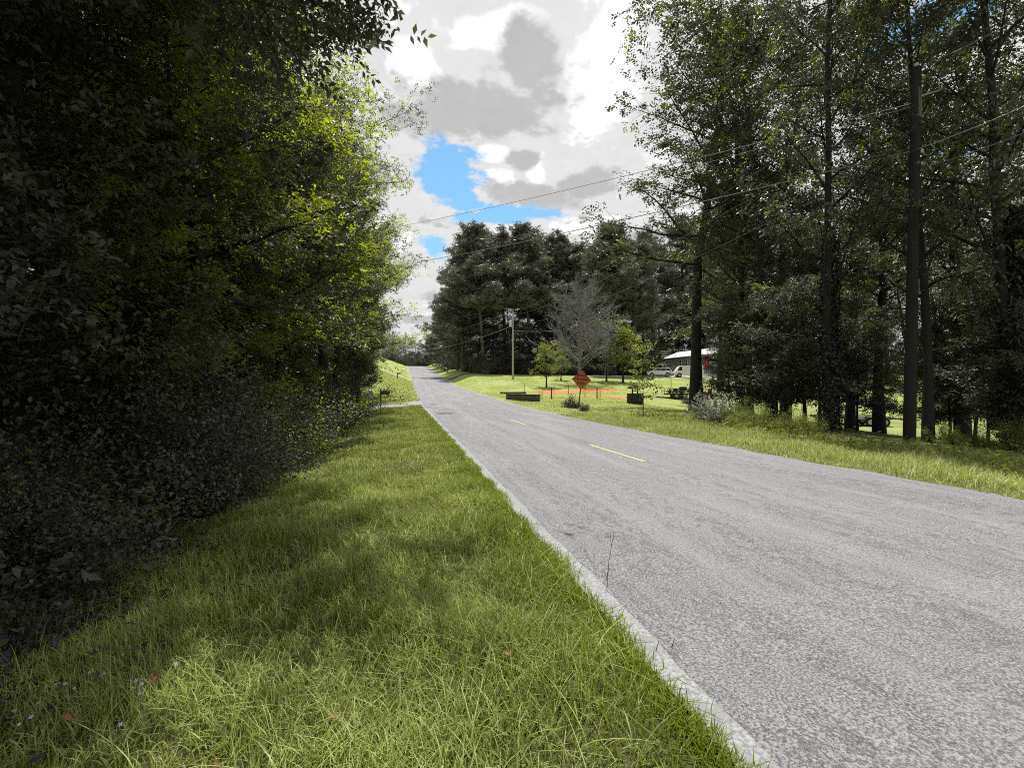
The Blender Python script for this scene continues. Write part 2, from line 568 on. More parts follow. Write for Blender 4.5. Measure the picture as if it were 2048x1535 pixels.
def ribbon(name, ys, xl, xr, dz, m, nacross=2, parent=None, jitter=None):
    """a sheet that follows the road bed"""
    ys = np.asarray(ys, float)
    k = np.linspace(0, 1, nacross)
    xs = xl(ys)[:, None] * (1 - k) + xr(ys)[:, None] * k
    Yb = np.repeat(ys[:, None], nacross, 1)
    z = zr(Yb) + dz
    v = np.stack([xs, Yb, z], -1).reshape(-1, 3)
    n = nacross
    i = (np.arange(len(ys) - 1)[:, None] * n + np.arange(n - 1)[None, :]).ravel()
    return link(name, npmesh(name, v, [np.stack([i, i + 1, i + n + 1, i + n], -1)], m, None, True), parent)


yr = np.concatenate([np.arange(-40, 30, .5), np.arange(30, 300, 1.5)])
wob = lambda y: .05 * np.sin(y * 1.3) + .04 * np.sin(y * 3.7 + 1) + .03 * np.sin(y * 9.1)
road = ribbon('road', yr, lambda y: cx(y) - HW - .02, lambda y: cx(y) + HW + wob(y), .012, M_road, 9)
tag(road, 'grey two lane country road rising to a crest', kind='structure')
ye = np.concatenate([np.arange(-10, 30, .25), np.arange(30, 175, 1.5)])
ribbon('road_edge', ye, lambda y: cx(y) - HW - .17, lambda y: cx(y) - HW + .012 * np.sin(y * 2.3) + .010 * np.sin(y * 7.9), .016, M_edge, 2, road)
ribbon('edge_line', np.arange(22, 175, 1.5), lambda y: cx(y) - HW - .025, lambda y: cx(y) - HW + .012 + .006 * np.sin(y * 3.1), .020, M_line, 2, road)
ribbon('edge_line', np.arange(24, 175, 1.5), lambda y: cx(y) + HW - .16, lambda y: cx(y) + HW - .07, .020, M_line, 2, road)
for (a, bb) in ((-3.6, -.6), (8.75, 11.7), (18.4, 21.0), (33.2, 34.3)):
    ribbon('centre_dash', np.linspace(a, bb, 12), lambda y: cx(y) - .055, lambda y: cx(y) + .055, .018, M_yellow, 2, road)
# tar patches
for (px, py, rx, ry, sd_) in ((890, 826, .55, .75, 1), (868, 808, .3, .6, 3)):
    hx, hy, _ = hit(px, py)
    r_ = random.Random(sd_)
    pts = []
    for k in range(26):
        a = k / 26 * 2 * math.pi; q = r_.uniform(.6, 1.15)
        x = hx + math.cos(a) * rx * q; y = hy + math.sin(a) * ry * q
        pts.append((x, y, float(zr(y)) + .0165))
    mb = MB(); mb.add(pts, [tuple(range(26))])
    mb.obj('tar_patch', M_tar, road)


def sheet(name, pts_l, pts_r, m, dz, label, nn=40, na=5, kind='structure'):
    """a drive laid over the ground between two polylines"""
    def res(p):
        p = np.array(p, float)
        s = np.linspace(0, len(p) - 1, nn)
        return np.stack([np.interp(s, np.arange(len(p)), p[:, 0]), np.interp(s, np.arange(len(p)), p[:, 1])], -1)
    a, c = res(pts_l), res(pts_r)
    k = np.linspace(0, 1, na)[None, :, None]
    q = a[:, None, :] * (1 - k) + c[:, None, :] * k
    q[:, 0] += rng.normal(0, .06, (nn, 2)); q[:, -1] += rng.normal(0, .06, (nn, 2))
    z = gz(q[..., 0], q[..., 1]) + dz
    v = np.concatenate([q, z[..., None]], -1).reshape(-1, 3)
    i = (np.arange(nn - 1)[:, None] * na + np.arange(na - 1)[None, :]).ravel()
    o = link(name, npmesh(name, v, [np.stack([i, i + 1, i + na + 1, i + na], -1)], m, None, True))
    return tag(o, label, kind=kind)


H = lambda px, py: hit(px, py)[:2]
sheet('driveway', [(.9, 33.0), (-1.5, 32.6), (-4, 32.2), (-9, 32), (-14, 32)], [(.8, 37.2), (-1.5, 36.2), (-4, 35.6), (-9, 35.4), (-14, 35.4)], M_gravel, .035, 'pale gravel driveway beside the leaning board')
sheet('driveway', [(.4, 88), (-2, 88.2), (-5, 88.5)], [(.4, 90), (-2, 90), (-5, 90)], M_gravel, .06, 'short gravel driveway by the two far mailboxes', 14)
sheet('driveway', [(7.3, 92), (11, 92.5), (17, 93), (26, 92)], [(7.2, 96), (11, 95.4), (17, 95.6), (26, 95)], M_stone, .06, 'shaded side drive leading under the far pines', 30)
sheet('driveway', [(31, 82.2), (35, 82.5), (40, 82), (50, 80), (64, 76)], [(31, 84.5), (35, 85.6), (40, 86.5), (50, 86), (66, 82)], M_path, .07, 'pale drive across the lawn in front of the vehicles', 40)


# ------------------------------------------------------------------ foliage engines
def leaves(P, D_, N_, size, rg, aspect=.5, fold=.18):
    """rhombic folded leaves: base, two sides, tip -> two triangles each"""
    n = len(P)
    D_ = D_ / (np.linalg.norm(D_, axis=1, keepdims=True) + 1e-9)
    S_ = np.cross(D_, N_); S_ /= (np.linalg.norm(S_, axis=1, keepdims=True) + 1e-9)
    U = np.cross(S_, D_)
    L = size[:, None]
    b = P
    m1 = P + D_ * L * .45 + S_ * L * aspect * .5 + U * L * fold * .5
    m2 = P + D_ * L * .45 - S_ * L * aspect * .5 + U * L * fold * .5
    tp = P + D_ * L - U * L * fold * .4
    V = np.stack([b, m1, tp, m2], 1).reshape(-1, 3)
    i = np.arange(n) * 4
    Fq = np.concatenate([np.stack([i, i + 1, i + 2], -1), np.stack([i, i + 2, i + 3], -1)])
    tint = np.repeat(rg.random(n), 4)
    return V, Fq, tint


def tubes(paths, sides=5):
    """paths: list of (pts (k,3), radii (k,)) -> V, F"""
    Vs, Fs, off = [], [], 0
    ang = np.arange(sides) / sides * 2 * np.pi
    for pts, rad in paths:
        pts = np.asarray(pts, float); k = len(pts)
        d = np.gradient(pts, axis=0); d /= (np.linalg.norm(d, axis=1, keepdims=True) + 1e-9)
        ref = np.where(np.abs(d[:, 2:3]) > .9, np.array([[1., 0, 0]]), np.array([[0, 0, 1.]]))
        a = np.cross(d, ref); a /= (np.linalg.norm(a, axis=1, keepdims=True) + 1e-9)
        c = np.cross(d, a)
        ring = pts[:, None, :] + (a[:, None, :] * np.cos(ang)[None, :, None] + c[:, None, :] * np.sin(ang)[None, :, None]) * np.asarray(rad)[:, None, None]
        Vs.append(ring.reshape(-1, 3))
        i = np.arange(k - 1)[:, None] * sides; j = np.arange(sides)[None, :]
        j2 = (j + 1) % sides
        Fs.append(np.stack([i + j, i + j2, i + sides + j2, i + sides + j], -1).reshape(-1, 4) + off)
        off += k * sides
    return np.concatenate(Vs), np.concatenate(Fs)


def unit(v): return v / (np.linalg.norm(v, axis=-1, keepdims=True) + 1e-9)


def limb(p0, d0, length, bend, rg, k=6, wob=.12):
    pts = [np.array(p0, float)]; d = unit(np.array(d0, float))
    for i in range(k - 1):
        d = unit(d + np.array([0, 0, bend]) / k + rg.normal(0, wob, 3))
        pts.append(pts[-1] + d * length / (k - 1))
    return np.array(pts)


def tree(seed, h, tr, base, rad, nb, nleaf, lsize, prof='round', up=.35, droop=-.1, spread=.32, bare=0, lean=0., leafm=None, barkm=None, aspect=.55, clump=2.6, ktrunk=9):
    """-> (trunk mesh, crown mesh); trunk at origin"""
    rg = np.random.default_rng(seed)
    zs = np.linspace(0, h * .97, ktrunk)
    tw = np.cumsum(rg.normal(0, .016 * h, (ktrunk, 2)), 0) * (zs / h)[:, None]
    tp = np.stack([tw[:, 0] + lean * zs, tw[:, 1], zs], -1)
    trd = tr * (1 - .88 * (zs / h)) ** .9; trd[0] *= 1.35
    big = [(tp, trd)]; small = []
    anchors = []; adir = []
    for i in range(nb):
        f = base + (1 - base) * ((i + rg.random() * .8) / nb)
        z = f * h * .97
        p = np.array([np.interp(z, zs, tp[:, 0]), np.interp(z, zs, tp[:, 1]), z])
        a = i * 2.39996 + rg.normal(0, .35)
        g = (f - base) / (1 - base)
        if prof == 'round': L = rad * (np.sin(np.pi * min(1, .18 + .82 * (1 - g) ** .8 if g > .35 else .55 + g)) ** .6 * .9 + .12)
        elif prof == 'cone': L = rad * (1.05 - .85 * g)
        elif prof == 'column': L = rad * (.75 + .25 * math.sin(g * 9)) * (1 - g ** 4 * .6)
        else: L = rad * (1.0 - .55 * g) * (.8 + .4 * rg.random())
        L *= rg.uniform(.72, 1.15)
        el = up + .5 * g + rg.normal(0, .12)
        d = np.array([math.cos(a) * math.cos(el), math.sin(a) * math.cos(el), math.sin(el)])
        pts = limb(p, d, L, droop + .1, rg, 7)
        r0 = max(.012, np.interp(z, zs, trd) * .42)
        big.append((pts, np.linspace(r0, r0 * .18, 7)))
        ns = max(4, int(5 + L * 1.5))
        for j in range(ns):
            s = .22 + .78 * (j + rg.random()) / ns
            q = pts[0] + 0; idx = s * 6; i0 = min(5, int(idx)); q = pts[i0] * (1 - (idx - i0)) + pts[i0 + 1] * (idx - i0)
            dd = unit(pts[i0 + 1] - pts[i0])
            sd_ = 1 if j % 2 else -1
            side = unit(np.cross(dd, [0, 0, 1.])) * sd_
            d2 = unit(dd * .7 + side * rg.uniform(.5, 1.1) + np.array([0, 0, rg.normal(.05, .25)]))
            L2 = L * rg.uniform(.22, .42) * (1.15 - .5 * s)
            t2 = limb(q, d2, L2, droop, rg, 4)
            small.append((t2, np.linspace(r0 * .22, r0 * .07, 4)))
            m = max(2, int(L2 * 3))
            for u in np.linspace(.25, 1.0, m):
                k0 = min(2, int(u * 3)); fr = u * 3 - k0
                anchors.append(t2[k0] * (1 - fr) + t2[min(3, k0 + 1)] * fr)
                adir.append(unit(t2[-1] - t2[0]))
        anchors.append(pts[-1]); adir.append(unit(pts[-1] - pts[-2]))
    anchors = np.array(anchors); adir = np.array(adir)
    V1, F1 = tubes(big, 7); V2, F2 = tubes(small, 3)
    V = np.concatenate([V1, V2]); FF = [F1, F2 + len(V1)]
    tm = npmesh('trunk', V, FF, barkm or M_bark, None, True)
    if not nleaf: return tm, None, anchors
    # uneven density: some sprays carry many leaves, others few
    wgt = rg.random(len(anchors)) ** clump + .04; wgt /= wgt.sum()
    # sprays: short twigs that carry alternate leaves lying in one plane
    per = 6; ncl = nleaf // per
    pick = rg.choice(len(anchors), ncl, p=wgt)
    c0 = anchors[pick] + rg.normal(0, 1, (ncl, 3)) * np.array([spread, spread, spread * .6])
    td = unit(adir[pick] * .8 + rg.normal(0, .6, (ncl, 3)) + np.array([0, 0, -.22]))
    nm = unit(np.array([0, 0, 1.0]) + rg.normal(0, .42, (ncl, 3)))
    sdv = unit(np.cross(td, nm))
    tl = lsize * rg.uniform(1.6, 3.2, ncl)
    Pn = []; dirn = []; nrm = []; sz = []
    for j in range(per):
        u = (j + .6) / per
        sg_ = 1 if j % 2 else -1
        Pn.append(c0 + td * (tl * (u - .5))[:, None])
        dirn.append(unit(td * (.55 + (1.2 if j == per - 1 else 0)) + sdv * sg_ * .9 + rg.normal(0, .22, (ncl, 3)) + np.array([0, 0, -.12])))
        nrm.append(unit(nm + rg.normal(0, .25, (ncl, 3))))
        sz.append(lsize * rg.uniform(.6, 1.2, ncl))
    Pn = np.concatenate(Pn); dirn = np.concatenate(dirn); nrm = np.concatenate(nrm); sz = np.concatenate(sz)
    Vl, Fl, ti = leaves(Pn, dirn, nrm, sz, rg, aspect)
    return tm, npmesh('crown', Vl, [Fl], leafm or M_leaf, ti), anchors


def pine(seed, h, tr, base, rad, nb, ntuft, tuft=.42, barkm=None):
    rg = np.random.default_rng(seed)
    tm, _, anc = tree(seed, h, tr, base, rad, nb, 0, 0, prof='pine', up=.12, droop=.25, barkm=barkm or M_barkp)
    n = ntuft; per = 9
    wgt = rg.random(len(anc)) ** 1.3 + .05; wgt /= wgt.sum()
    pick = rg.choice(len(anc), n, p=wgt)
    c = anc[pick] + rg.normal(0, .26, (n, 3))
    c = np.repeat(c, per, 0)
    d = unit(rg.normal(0, 1, (n * per, 3)) + np.array([0, 0, .45]))
    nr = unit(rg.normal(0, 1, (n * per, 3)))
    V, Fq, ti = leaves(c, d, nr, tuft * rg.uniform(.6, 1.2, n * per), rg, .16, .0)
    ti = np.repeat(np.repeat(rg.random(n), per), 4)
    return tm, npmesh('crown', V, [Fq], M_needle, ti)


def shrub(seed, h, rad, nst, nleaf, ls, m=None, aspect=.55, spread=.16, up=.9):
    rg = np.random.default_rng(seed)
    paths = []; anc = []; ad = []
    for i in range(nst):
        a = i * 2.4 + rg.normal(0, .4); el = up + rg.normal(0, .28)
        d = np.array([math.cos(a) * math.cos(el), math.sin(a) * math.cos(el), math.sin(el)])
        L = h * rg.uniform(.65, 1.1)
        p = limb([rg.normal(0, .15 * rad), rg.normal(0, .15 * rad), 0], d * np.array([rad / h * 1.6, rad / h * 1.6, 1]), L, -.35, rg, 7, .16)
        paths.append((p, np.linspace(.022 * h / 2.5, .004, 7)))
        for j in range(7):
            s = rg.uniform(.12, 1) * 6; i0 = min(5, int(s)); q = p[i0] * (1 - s + i0) + p[i0 + 1] * (s - i0)
            d2 = unit(unit(p[i0 + 1] - p[i0]) * .5 + rg.normal(0, .7, 3))
            t2 = limb(q, d2, h * rg.uniform(.12, .32), -.2, rg, 4)
            paths.append((t2, np.linspace(.008, .003, 4)))
            for u in (0, 1, 2, 3):
                anc.append(t2[u]); ad.append(d2)
    anc = np.array(anc); ad = np.array(ad)
    V, Fq = tubes(paths, 3)
    sm = npmesh('stems', V, [Fq], M_bark, None, True)
    w_ = rg.random(len(anc)) ** 1.4 + .05; w_ /= w_.sum()
    pk = rg.choice(len(anc), nleaf, p=w_)
    P_ = anc[pk] + rg.normal(0, spread, (nleaf, 3)); P_[:, 2] = np.abs(P_[:, 2])
    dd = unit(ad[pk] * .6 + rg.normal(0, .8, (nleaf, 3)) + np.array([0, 0, -.15]))
    nn = unit(np.array([0, 0, 1.]) + rg.normal(0, .5, (nleaf, 3)))
    V, Fq, ti = leaves(P_, dd, nn, ls * rg.uniform(.5, 1.35, nleaf), rg, aspect)
    return sm, npmesh('foliage', V, [Fq], m or M_leafd, ti)


def place(name, meshes, partnames, x, y, label, cat, group=None, rz=0., sc=1., dz=0., szk=1., crown=None):
    root = empty(name, (x, y, G(x, y) + dz), rz, 1)
    root.scale = (sc, sc, sc * szk)
    tag(root, label, cat, group)
    for pn, me in zip(partnames, meshes):
        if me:
            o = link(pn, me, root)
            if crown and pn in ('crown', 'foliage'):
                o.material_slots[0].link = 'OBJECT'; o.material_slots[0].material = crown
    return root


_O = 'first second third fourth fifth sixth seventh eighth ninth tenth eleventh twelfth thirteenth fourteenth fifteenth sixteenth seventeenth eighteenth nineteenth twentieth'.split()


def ORD(k):
    if k < 20: return _O[k]
    if k < 29: return 'twenty-' + _O[k - 20]
    return 'thirtieth' if k == 29 else 'thirty-' + _O[k - 30]


TC = ('trunk', 'crown'); SF = ('stems', 'foliage')
rnd = random.Random(11)

# prototypes ------------------------------------------------------------
lt = [tree(1, 15, .24, .30, 5.0, 30, 46000, .13, up=.25, leafm=M_leaf),
      tree(2, 16, .26, .26, 4.8, 32, 46000, .12, up=.20, leafm=M_leaf, aspect=.5),
      tree(3, 13, .18, .20, 4.2, 30, 40000, .12, up=.30, leafm=M_leaf)]
shade = tree(8, 13, .20, .50, 5.2, 34, 60000, .16, up=.15, lean=.11, leafm=M_leaf, aspect=.45)
canopy = tree(4, 14, .25, .50, 6.0, 24, 42000, .14, up=.06, leafm=M_leaf, aspect=.42)
gt = [tree(11, 27, .30, .34, 6.0, 46, 24000, .205, prof='round', up=.35, spread=.34, leafm=M_leafg, barkm=M_bark),
      tree(12, 25, .27, .30, 4.8, 44, 18500, .20, prof='column', up=.5, spread=.33, leafm=M_leafg),
      tree(13, 22, .22, .24, 4.2, 44, 18500, .19, prof='round', up=.4, spread=.32, leafm=M_leafg)]
under = [tree(21, 7, .08, .16, 2.6, 26, 24000, .13, up=.3, spread=.26, leafm=M_leafd),
         tree(22, 8, .09, .12, 2.4, 28, 24000, .12, up=.45, spread=.26, leafm=M_leafd)]
sh = [shrub(31, 2.6, 1.3, 20, 15000, .070), shrub(32, 2.2, 1.5, 20, 15000, .064, aspect=.62), shrub(33, 1.5, 1.0, 16, 6000, .068)]
pn = [pine(41, 26, .28, .40, 5.0, 54, 5200, .55), pine(42, 25, .26, .48, 4.2, 46, 4200, .5), pine(43, 27, .30, .28, 5.4, 64, 6200, .55)]

# left wood --------------------------------------------------------------
LG = 'trees of the wood left of the road'
left = [
    (canopy, -4.2, -2.0, 1.0, 'broadleaf tree overhanging the near verge, rooted nearest the viewer', 0.3),
    (canopy, -5.8, 3.6, 1.0, 'spreading broadleaf tree shading the foreground grass', 2.1),
    (shade, -5.2, 6.3, 1.0, 'dense high crowned tree whose shade darkens the lower left grass', 0.0),
    (lt[0], -5.9, 8.6, 1.0, 'broadleaf tree with forked dark limbs high over the left verge', 4.0),
    (lt[1], -4.9, 12.0, .95, 'broadleaf tree behind the sunlit bushes midway along the left verge', 1.0),
    (lt[2], -4.2, 17.0, 1.0, 'sunlit broadleaf tree standing before the tilted board', 5.1),
    (lt[1], -4.0, 23.0, 1.0, 'broadleaf tree with bright green front beside the near black mailbox', 2.7),
    (lt[0], -4.4, 29.5, .98, 'broadleaf tree at the near corner of the gravel driveway', .6),
    (lt[2], -4.2, 40.0, 1.05, 'broadleaf tree just past the gravel driveway', 3.3),
    (lt[1], -5.2, 47.0, .9, 'last broadleaf tree of the left wood, leaning over the lawn', 1.9),
]
for (pr, x, y, s, lab, rz) in left:
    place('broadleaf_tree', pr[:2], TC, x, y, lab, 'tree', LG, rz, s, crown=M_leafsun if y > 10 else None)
place('pine_tree', pn[2], TC, -5.0, 33.0, 'pine showing dark tufts against the blue patch of sky', 'tree', LG, 1.2, .72)
place('pine_tree', pn[0], TC, -6.2, 20.0, 'pine with grey green needles inside the left wood', 'tree', LG, 2.2, .66)
back = [(-9, -1), (-9.5, 4), (-10, 9), (-9, 14.5), (-10, 20), (-9, 26), (-10.5, 41), (-14, 6), (-15, 17), (-14, 48), (-11, 56)]
for i, (x, y) in enumerate(back):
    place('broadleaf_tree', lt[i % 3][:2], TC, x, y, ORD(i) + ' dark tree deep in the left wood, counted from the viewer, back rows last', 'tree', 'deep trees of the left wood', i * 1.7, rnd.uniform(.85, 1.1))
# understorey of the left wood
y = .6; i = 0; c_ = 0
while y < 25:
    x = -3.55 - .35 * math.sin(y * 1.3) - (.5 if y < 5 else 0)
    s = rnd.uniform(.65, 1.3) * (1.0 if y > 6 else .85); x += rnd.uniform(-.55, .25)
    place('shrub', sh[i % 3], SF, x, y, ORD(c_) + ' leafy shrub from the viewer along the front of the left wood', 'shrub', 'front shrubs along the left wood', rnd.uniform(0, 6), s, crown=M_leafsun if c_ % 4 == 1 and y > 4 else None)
    y += rnd.uniform(.8, 1.6); i += 1; c_ += 1
y = -1; c_ = 0
while y < 31:
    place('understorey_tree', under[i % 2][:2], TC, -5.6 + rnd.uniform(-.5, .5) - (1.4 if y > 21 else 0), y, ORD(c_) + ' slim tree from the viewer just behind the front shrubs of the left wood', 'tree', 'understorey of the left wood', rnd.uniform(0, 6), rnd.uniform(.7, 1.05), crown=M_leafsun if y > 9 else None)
    y += rnd.uniform(1.8, 2.6); i += 1; c_ += 1
y = 0; c_ = 0
while y < 34:
    place('understorey_tree', under[i % 2][:2], TC, -8.2 + rnd.uniform(-.8, .8), y, ORD(c_) + ' low tree from the viewer in the dark depth of the left wood', 'tree', 'deep understorey of the left wood', rnd.uniform(0, 6), rnd.uniform(.9, 1.2))
    y += rnd.uniform(2.6, 3.6); i += 1; c_ += 1
for k in range(16):
    place('shrub', sh[k % 2], SF, -11.5 - 1.2 * math.sin(k * 2.3), -1 + k * 2.3, ORD(k) + ' tall shrub from the viewer closing off the back of the left wood', 'shrub', 'back shrubs of the left wood', k, 2.4 + .5 * math.sin(k * 1.9))
for c_, (x, y, s) in enumerate(((-4.6, 38.5, .9), (-5.0, 42, 1.0), (-4.8, 45, .9), (-6, 50, 1.0), (-7, 55, 1.1))):
    place('understorey_tree', under[i % 2][:2], TC, x, y, ORD(c_) + ' low leafy tree in the row past the gravel driveway', 'tree', 'row past the gravel driveway', i, s); i += 1

# right grove --------------------------------------------------------------
RG_ = 'tall trees of the grove right of the road'
grove = [
    (gt[0], 1392, 33, 1.12, 'tall tree with thick dark trunk, nearest to the white van', .4, 0),
    (gt[1], 1482, 30, 1.0, 'slim tall tree next beyond the thick trunk by the van', 1.1, 0),
    (gt[2], 1545, 25, 1.05, 'slender tall tree in the middle of the right grove', 2.0, 0),
    (gt[1], 1572, 33, 1.05, 'tall tree set back in the middle of the right grove', 3.0, 0),
    (gt[2], 1660, 16.5, .95, 'ivy covered forked tree at the front of the right grove', 4.2, 1),
    (gt[0], 1700, 31, .9, 'tall tree behind the ivy covered tree', 5.2, 0),
    (gt[1], 1758, 25, .95, 'tall tree behind the near utility pole to its left', .2, 0),
    (gt[2], 1857, 15, .9, 'thin dark tree just right of the near utility pole', 1.5, 0),
    (gt[1], 1925, 22, 1.0, 'tall tree standing behind between the pole and the right edge', 2.6, 0),
    (gt[2], 2026, 14.2, 1.0, 'dark ivy hung tree at the right edge of the picture', 3.4, 1),
    (gt[0], 2120, 17, .95, 'broad tree whose crown enters from the right edge', .9, 0),
    (gt[0], 1500, 43, .95, 'tall tree at the back of the grove by the white fence', 2.2, 0),
    (gt[1], 1990, 34, 1.0, 'tall tree far back near the grey shed', 4.4, 0),
]
for (pr, px, t_, s, lab, rz, ivy) in grove:
    x, y = at(px, t_)
    k_ = .72 if t_ < 18 else (1.22 if px == 1392 else 1.0)
    root = place('broadleaf_tree', pr[:2], TC, x, y, lab, 'tree', RG_, rz, s * k_, 0, 1 / k_)
    if ivy:
        rg = np.random.default_rng(int(px))
        n = 7000
        z = rg.random(n) ** .9 * 7.5
        a = rg.random(n) * 2 * np.pi; rr = .26 + np.abs(rg.normal(0, .22, n)) * (1.15 - z / 9)
        P_ = np.stack([np.cos(a) * rr, np.sin(a) * rr, z], -1)
        dd = unit(np.stack([np.cos(a), np.sin(a), -.9 + 0 * a], -1) + rg.normal(0, .5, (n, 3)))
        nn = unit(np.stack([np.cos(a), np.sin(a), .5 + 0 * a], -1) + rg.normal(0, .3, (n, 3)))
        V, Fq, ti = leaves(P_, dd, nn, .12 * rg.uniform(.6, 1.3, n), rg, .8)
        link('ivy', npmesh('ivy', V, [Fq], M_ivy, ti), root)
ug = [(1500, 24, .8), (1530, 21, .62), (1580, 19, .75), (1610, 22, 1.0), (1640, 26, 1.1), (1675, 24, 1.0), (1715, 19, .6), (1900, 20, .7), (1975, 22, .9),
      (2010, 18, .85), (2045, 16, .85), (2080, 14, .8), (1560, 30, 1.1), (1460, 33, .8), (1860, 28, .9), (1950, 27, 1.0)]
for k, (px, t_, s) in enumerate(ug):
    x, y = at(px, t_)
    place('understorey_tree', under[k % 2][:2], TC, x, y, ORD(k) + ' dark leafy low tree among the trunks of the right grove', 'tree', 'understorey of the right grove', k * 1.3, s)
for k, (px, t_, s) in enumerate([(1480, 19, .5), (1520, 17.5, .55), (1560, 16.8, .5), (1600, 16, .4), (1900, 14.6, .35), (1960, 14.0, .4), (2070, 13.2, .5)]):
    x, y = at(px, t_)
    place('shrub', sh[k % 3], SF, x, y, ORD(k) + ' low weedy shrub at the foot of the right grove', 'shrub', 'weedy shrubs at the foot of the right grove', k, s, crown=M_light)

# woods behind the lawns and far trees -----------------------------------------
FG = 'pines and trees behind the far lawn'


def by_top(protos, hs, kind, px, t_, ytop, lab, rz, grp=FG, wide=1.0):
    x, y = at(px, t_)
    z = G(x, y)
    h = (767 - ytop) / F * t_ + HC - z
    s = h / hs
    root = place(kind, protos[:2], TC, x, y, lab, 'tree', grp, rz, s * wide, 0, 1 / wide)
    return root


far = [(0, 968, 96, 455, 'tall pine with bare pale trunk, tallest left of the far pole'),
       (2, 925, 104, 505, 'pine at the roadside end of the far pine block'),
       (1, 1010, 100, 470, 'pine directly behind the far utility pole'),
       (0, 1062, 98, 452, 'high round topped pine right of the far utility pole'),
       (2, 1095, 108, 480, 'pine behind the grey bare tree to its left'),
       (1, 1130, 104, 475, 'pine rising just left above the bare tree'),
       (0, 1170, 100, 490, 'pine directly behind the bare tree'),
       (1, 1213, 92, 450, 'thin tall pine standing above its neighbours right of the bare tree'),
       (1, 1228, 94, 458, 'second thin pine close by the tall thin one'),
       (0, 1270, 96, 485, 'pine with visible grey trunk between bare tree and house'),
       (2, 1312, 132, 470, 'pine behind the young yard trees'),
       (0, 1350, 138, 462, 'pine behind the roof of the house'),
       (2, 1410, 134, 470, 'pine behind the thick trunk and the house'),
       (2, 905, 128, 575, 'pine further up the hill on the right roadside'),
       (0, 888, 142, 600, 'pine up the hill next beyond, right roadside'),
       (2, 872, 160, 640, 'pine near the crest on the right roadside'),
       (1, 860, 186, 668, 'small looking pine just over the crest on the right')]
for k, (p, px, t_, yt, lab) in enumerate(far):
    by_top(pn[p], (26, 25, 27)[p], 'pine_tree', px, t_, yt, lab, k * 1.9, wide=1.38)
for k, (px, t_, yt) in enumerate([(845, 205, 690), (828, 210, 684), (810, 215, 686), (792, 215, 682), (774, 205, 676), (785, 190, 690), (757, 170, 670), (738, 150, 640), (715, 130, 620)]):
    by_top(lt[k % 3], (15, 16, 13)[k % 3], 'broadleaf_tree', px, t_, yt, ORD(k) + ' rounded tree from the right beyond the crest of the road', k, 'trees beyond the crest', 1.3)
for k, (px, t_, yt) in enumerate([(915, 112, 640), (940, 100, 620), (960, 108, 600), (985, 98, 630), (1015, 104, 610), (1040, 98, 640), (1075, 102, 610), (1105, 98, 650), (1140, 100, 600), (1180, 98, 620), (1215, 104, 600), (1250, 100, 620), (1285, 104, 610), (1320, 138, 600), (1360, 142, 610), (1400, 140, 600), (895, 130, 680), (880, 145, 690)]):
    by_top(lt[k % 3], (15, 16, 13)[k % 3], 'broadleaf_tree', px, t_, yt, ORD(k) + ' dark broadleaf tree filling the wood under the far pines', k * 2.1, 'broadleaf fill under the far pines', 1.25)
for k, px in enumerate(range(1440, 2160, 48)):
    t_ = 84 + 10 * math.sin(k * 2.3)
    by_top(gt[k % 3], (27, 25, 22)[k % 3], 'broadleaf_tree', px, t_, 440 + 40 * math.sin(k * 1.7), ORD(k) + ' tree from the house in the dark wood behind the lower lawn', k * 1.1, 'wood behind the lower lawn', 1.2)
for k, px in enumerate(range(1460, 2160, 34)):
    t_ = 74 + 5 * math.sin(k * 1.3)
    by_top(under[k % 2], 7.5, 'understorey_tree', px, t_, 690 + 14 * math.sin(k * 2.7), ORD(k) + ' low dark tree from the house along the lower lawn edge', k * 1.1, 'low trees along the lower lawn', 1.3)

for k, px in enumerate(range(930, 1440, 19)):
    t_ = 101 + 6 * math.sin(k * 2.9) + max(0, 960 - px) * .35 + (38 if px > 1290 else 0)
    by_top(under[k % 2], 7.5, 'understorey_tree', px, t_, 672 + 16 * math.sin(k * 1.9) + max(0, 960 - px) * .35, ORD(k) + ' low dark tree from the road under the far pines', k * 1.7, 'low trees under the far pines', 1.35)

for k, px in enumerate(range(900, 1300, 15)):
    t_ = 97 + 4 * math.sin(k * 2.3) + max(0, 960 - px) * .45
    x, y = at(px, t_)
    place('shrub', sh[k % 2], SF, x, y, ORD(k) + ' dense dark shrub from the road at the foot of the far pines', 'shrub', 'shrubs at the foot of the far pines', k, 1.9 + .5 * math.sin(k * 1.7))
for k, (px, t_, yt) in enumerate([(925, 124, 690), (914, 130, 688), (903, 140, 692), (893, 150, 694), (884, 160, 696), (875, 172, 698), (867, 184, 700), (858, 196, 702), (843, 200, 706), (826, 200, 708), (808, 200, 708)]):
    by_top(under[k % 2], 7.5, 'understorey_tree', px, t_, yt, ORD(k) + ' low bushy tree going up the hill along the far right verge', k * 1.7, 'low trees up the far verge', 1.5)

for k, px in enumerate(range(772, 876, 9)):
    x, y = at(px, 198 + 3 * math.sin(k * 2.1))
    place('shrub', sh[k % 2], SF, x, y, ORD(k) + ' dense shrub from the left across the end of the road', 'shrub', 'shrubs beyond the crest', k, 2.5 + .4 * math.sin(k * 1.3))

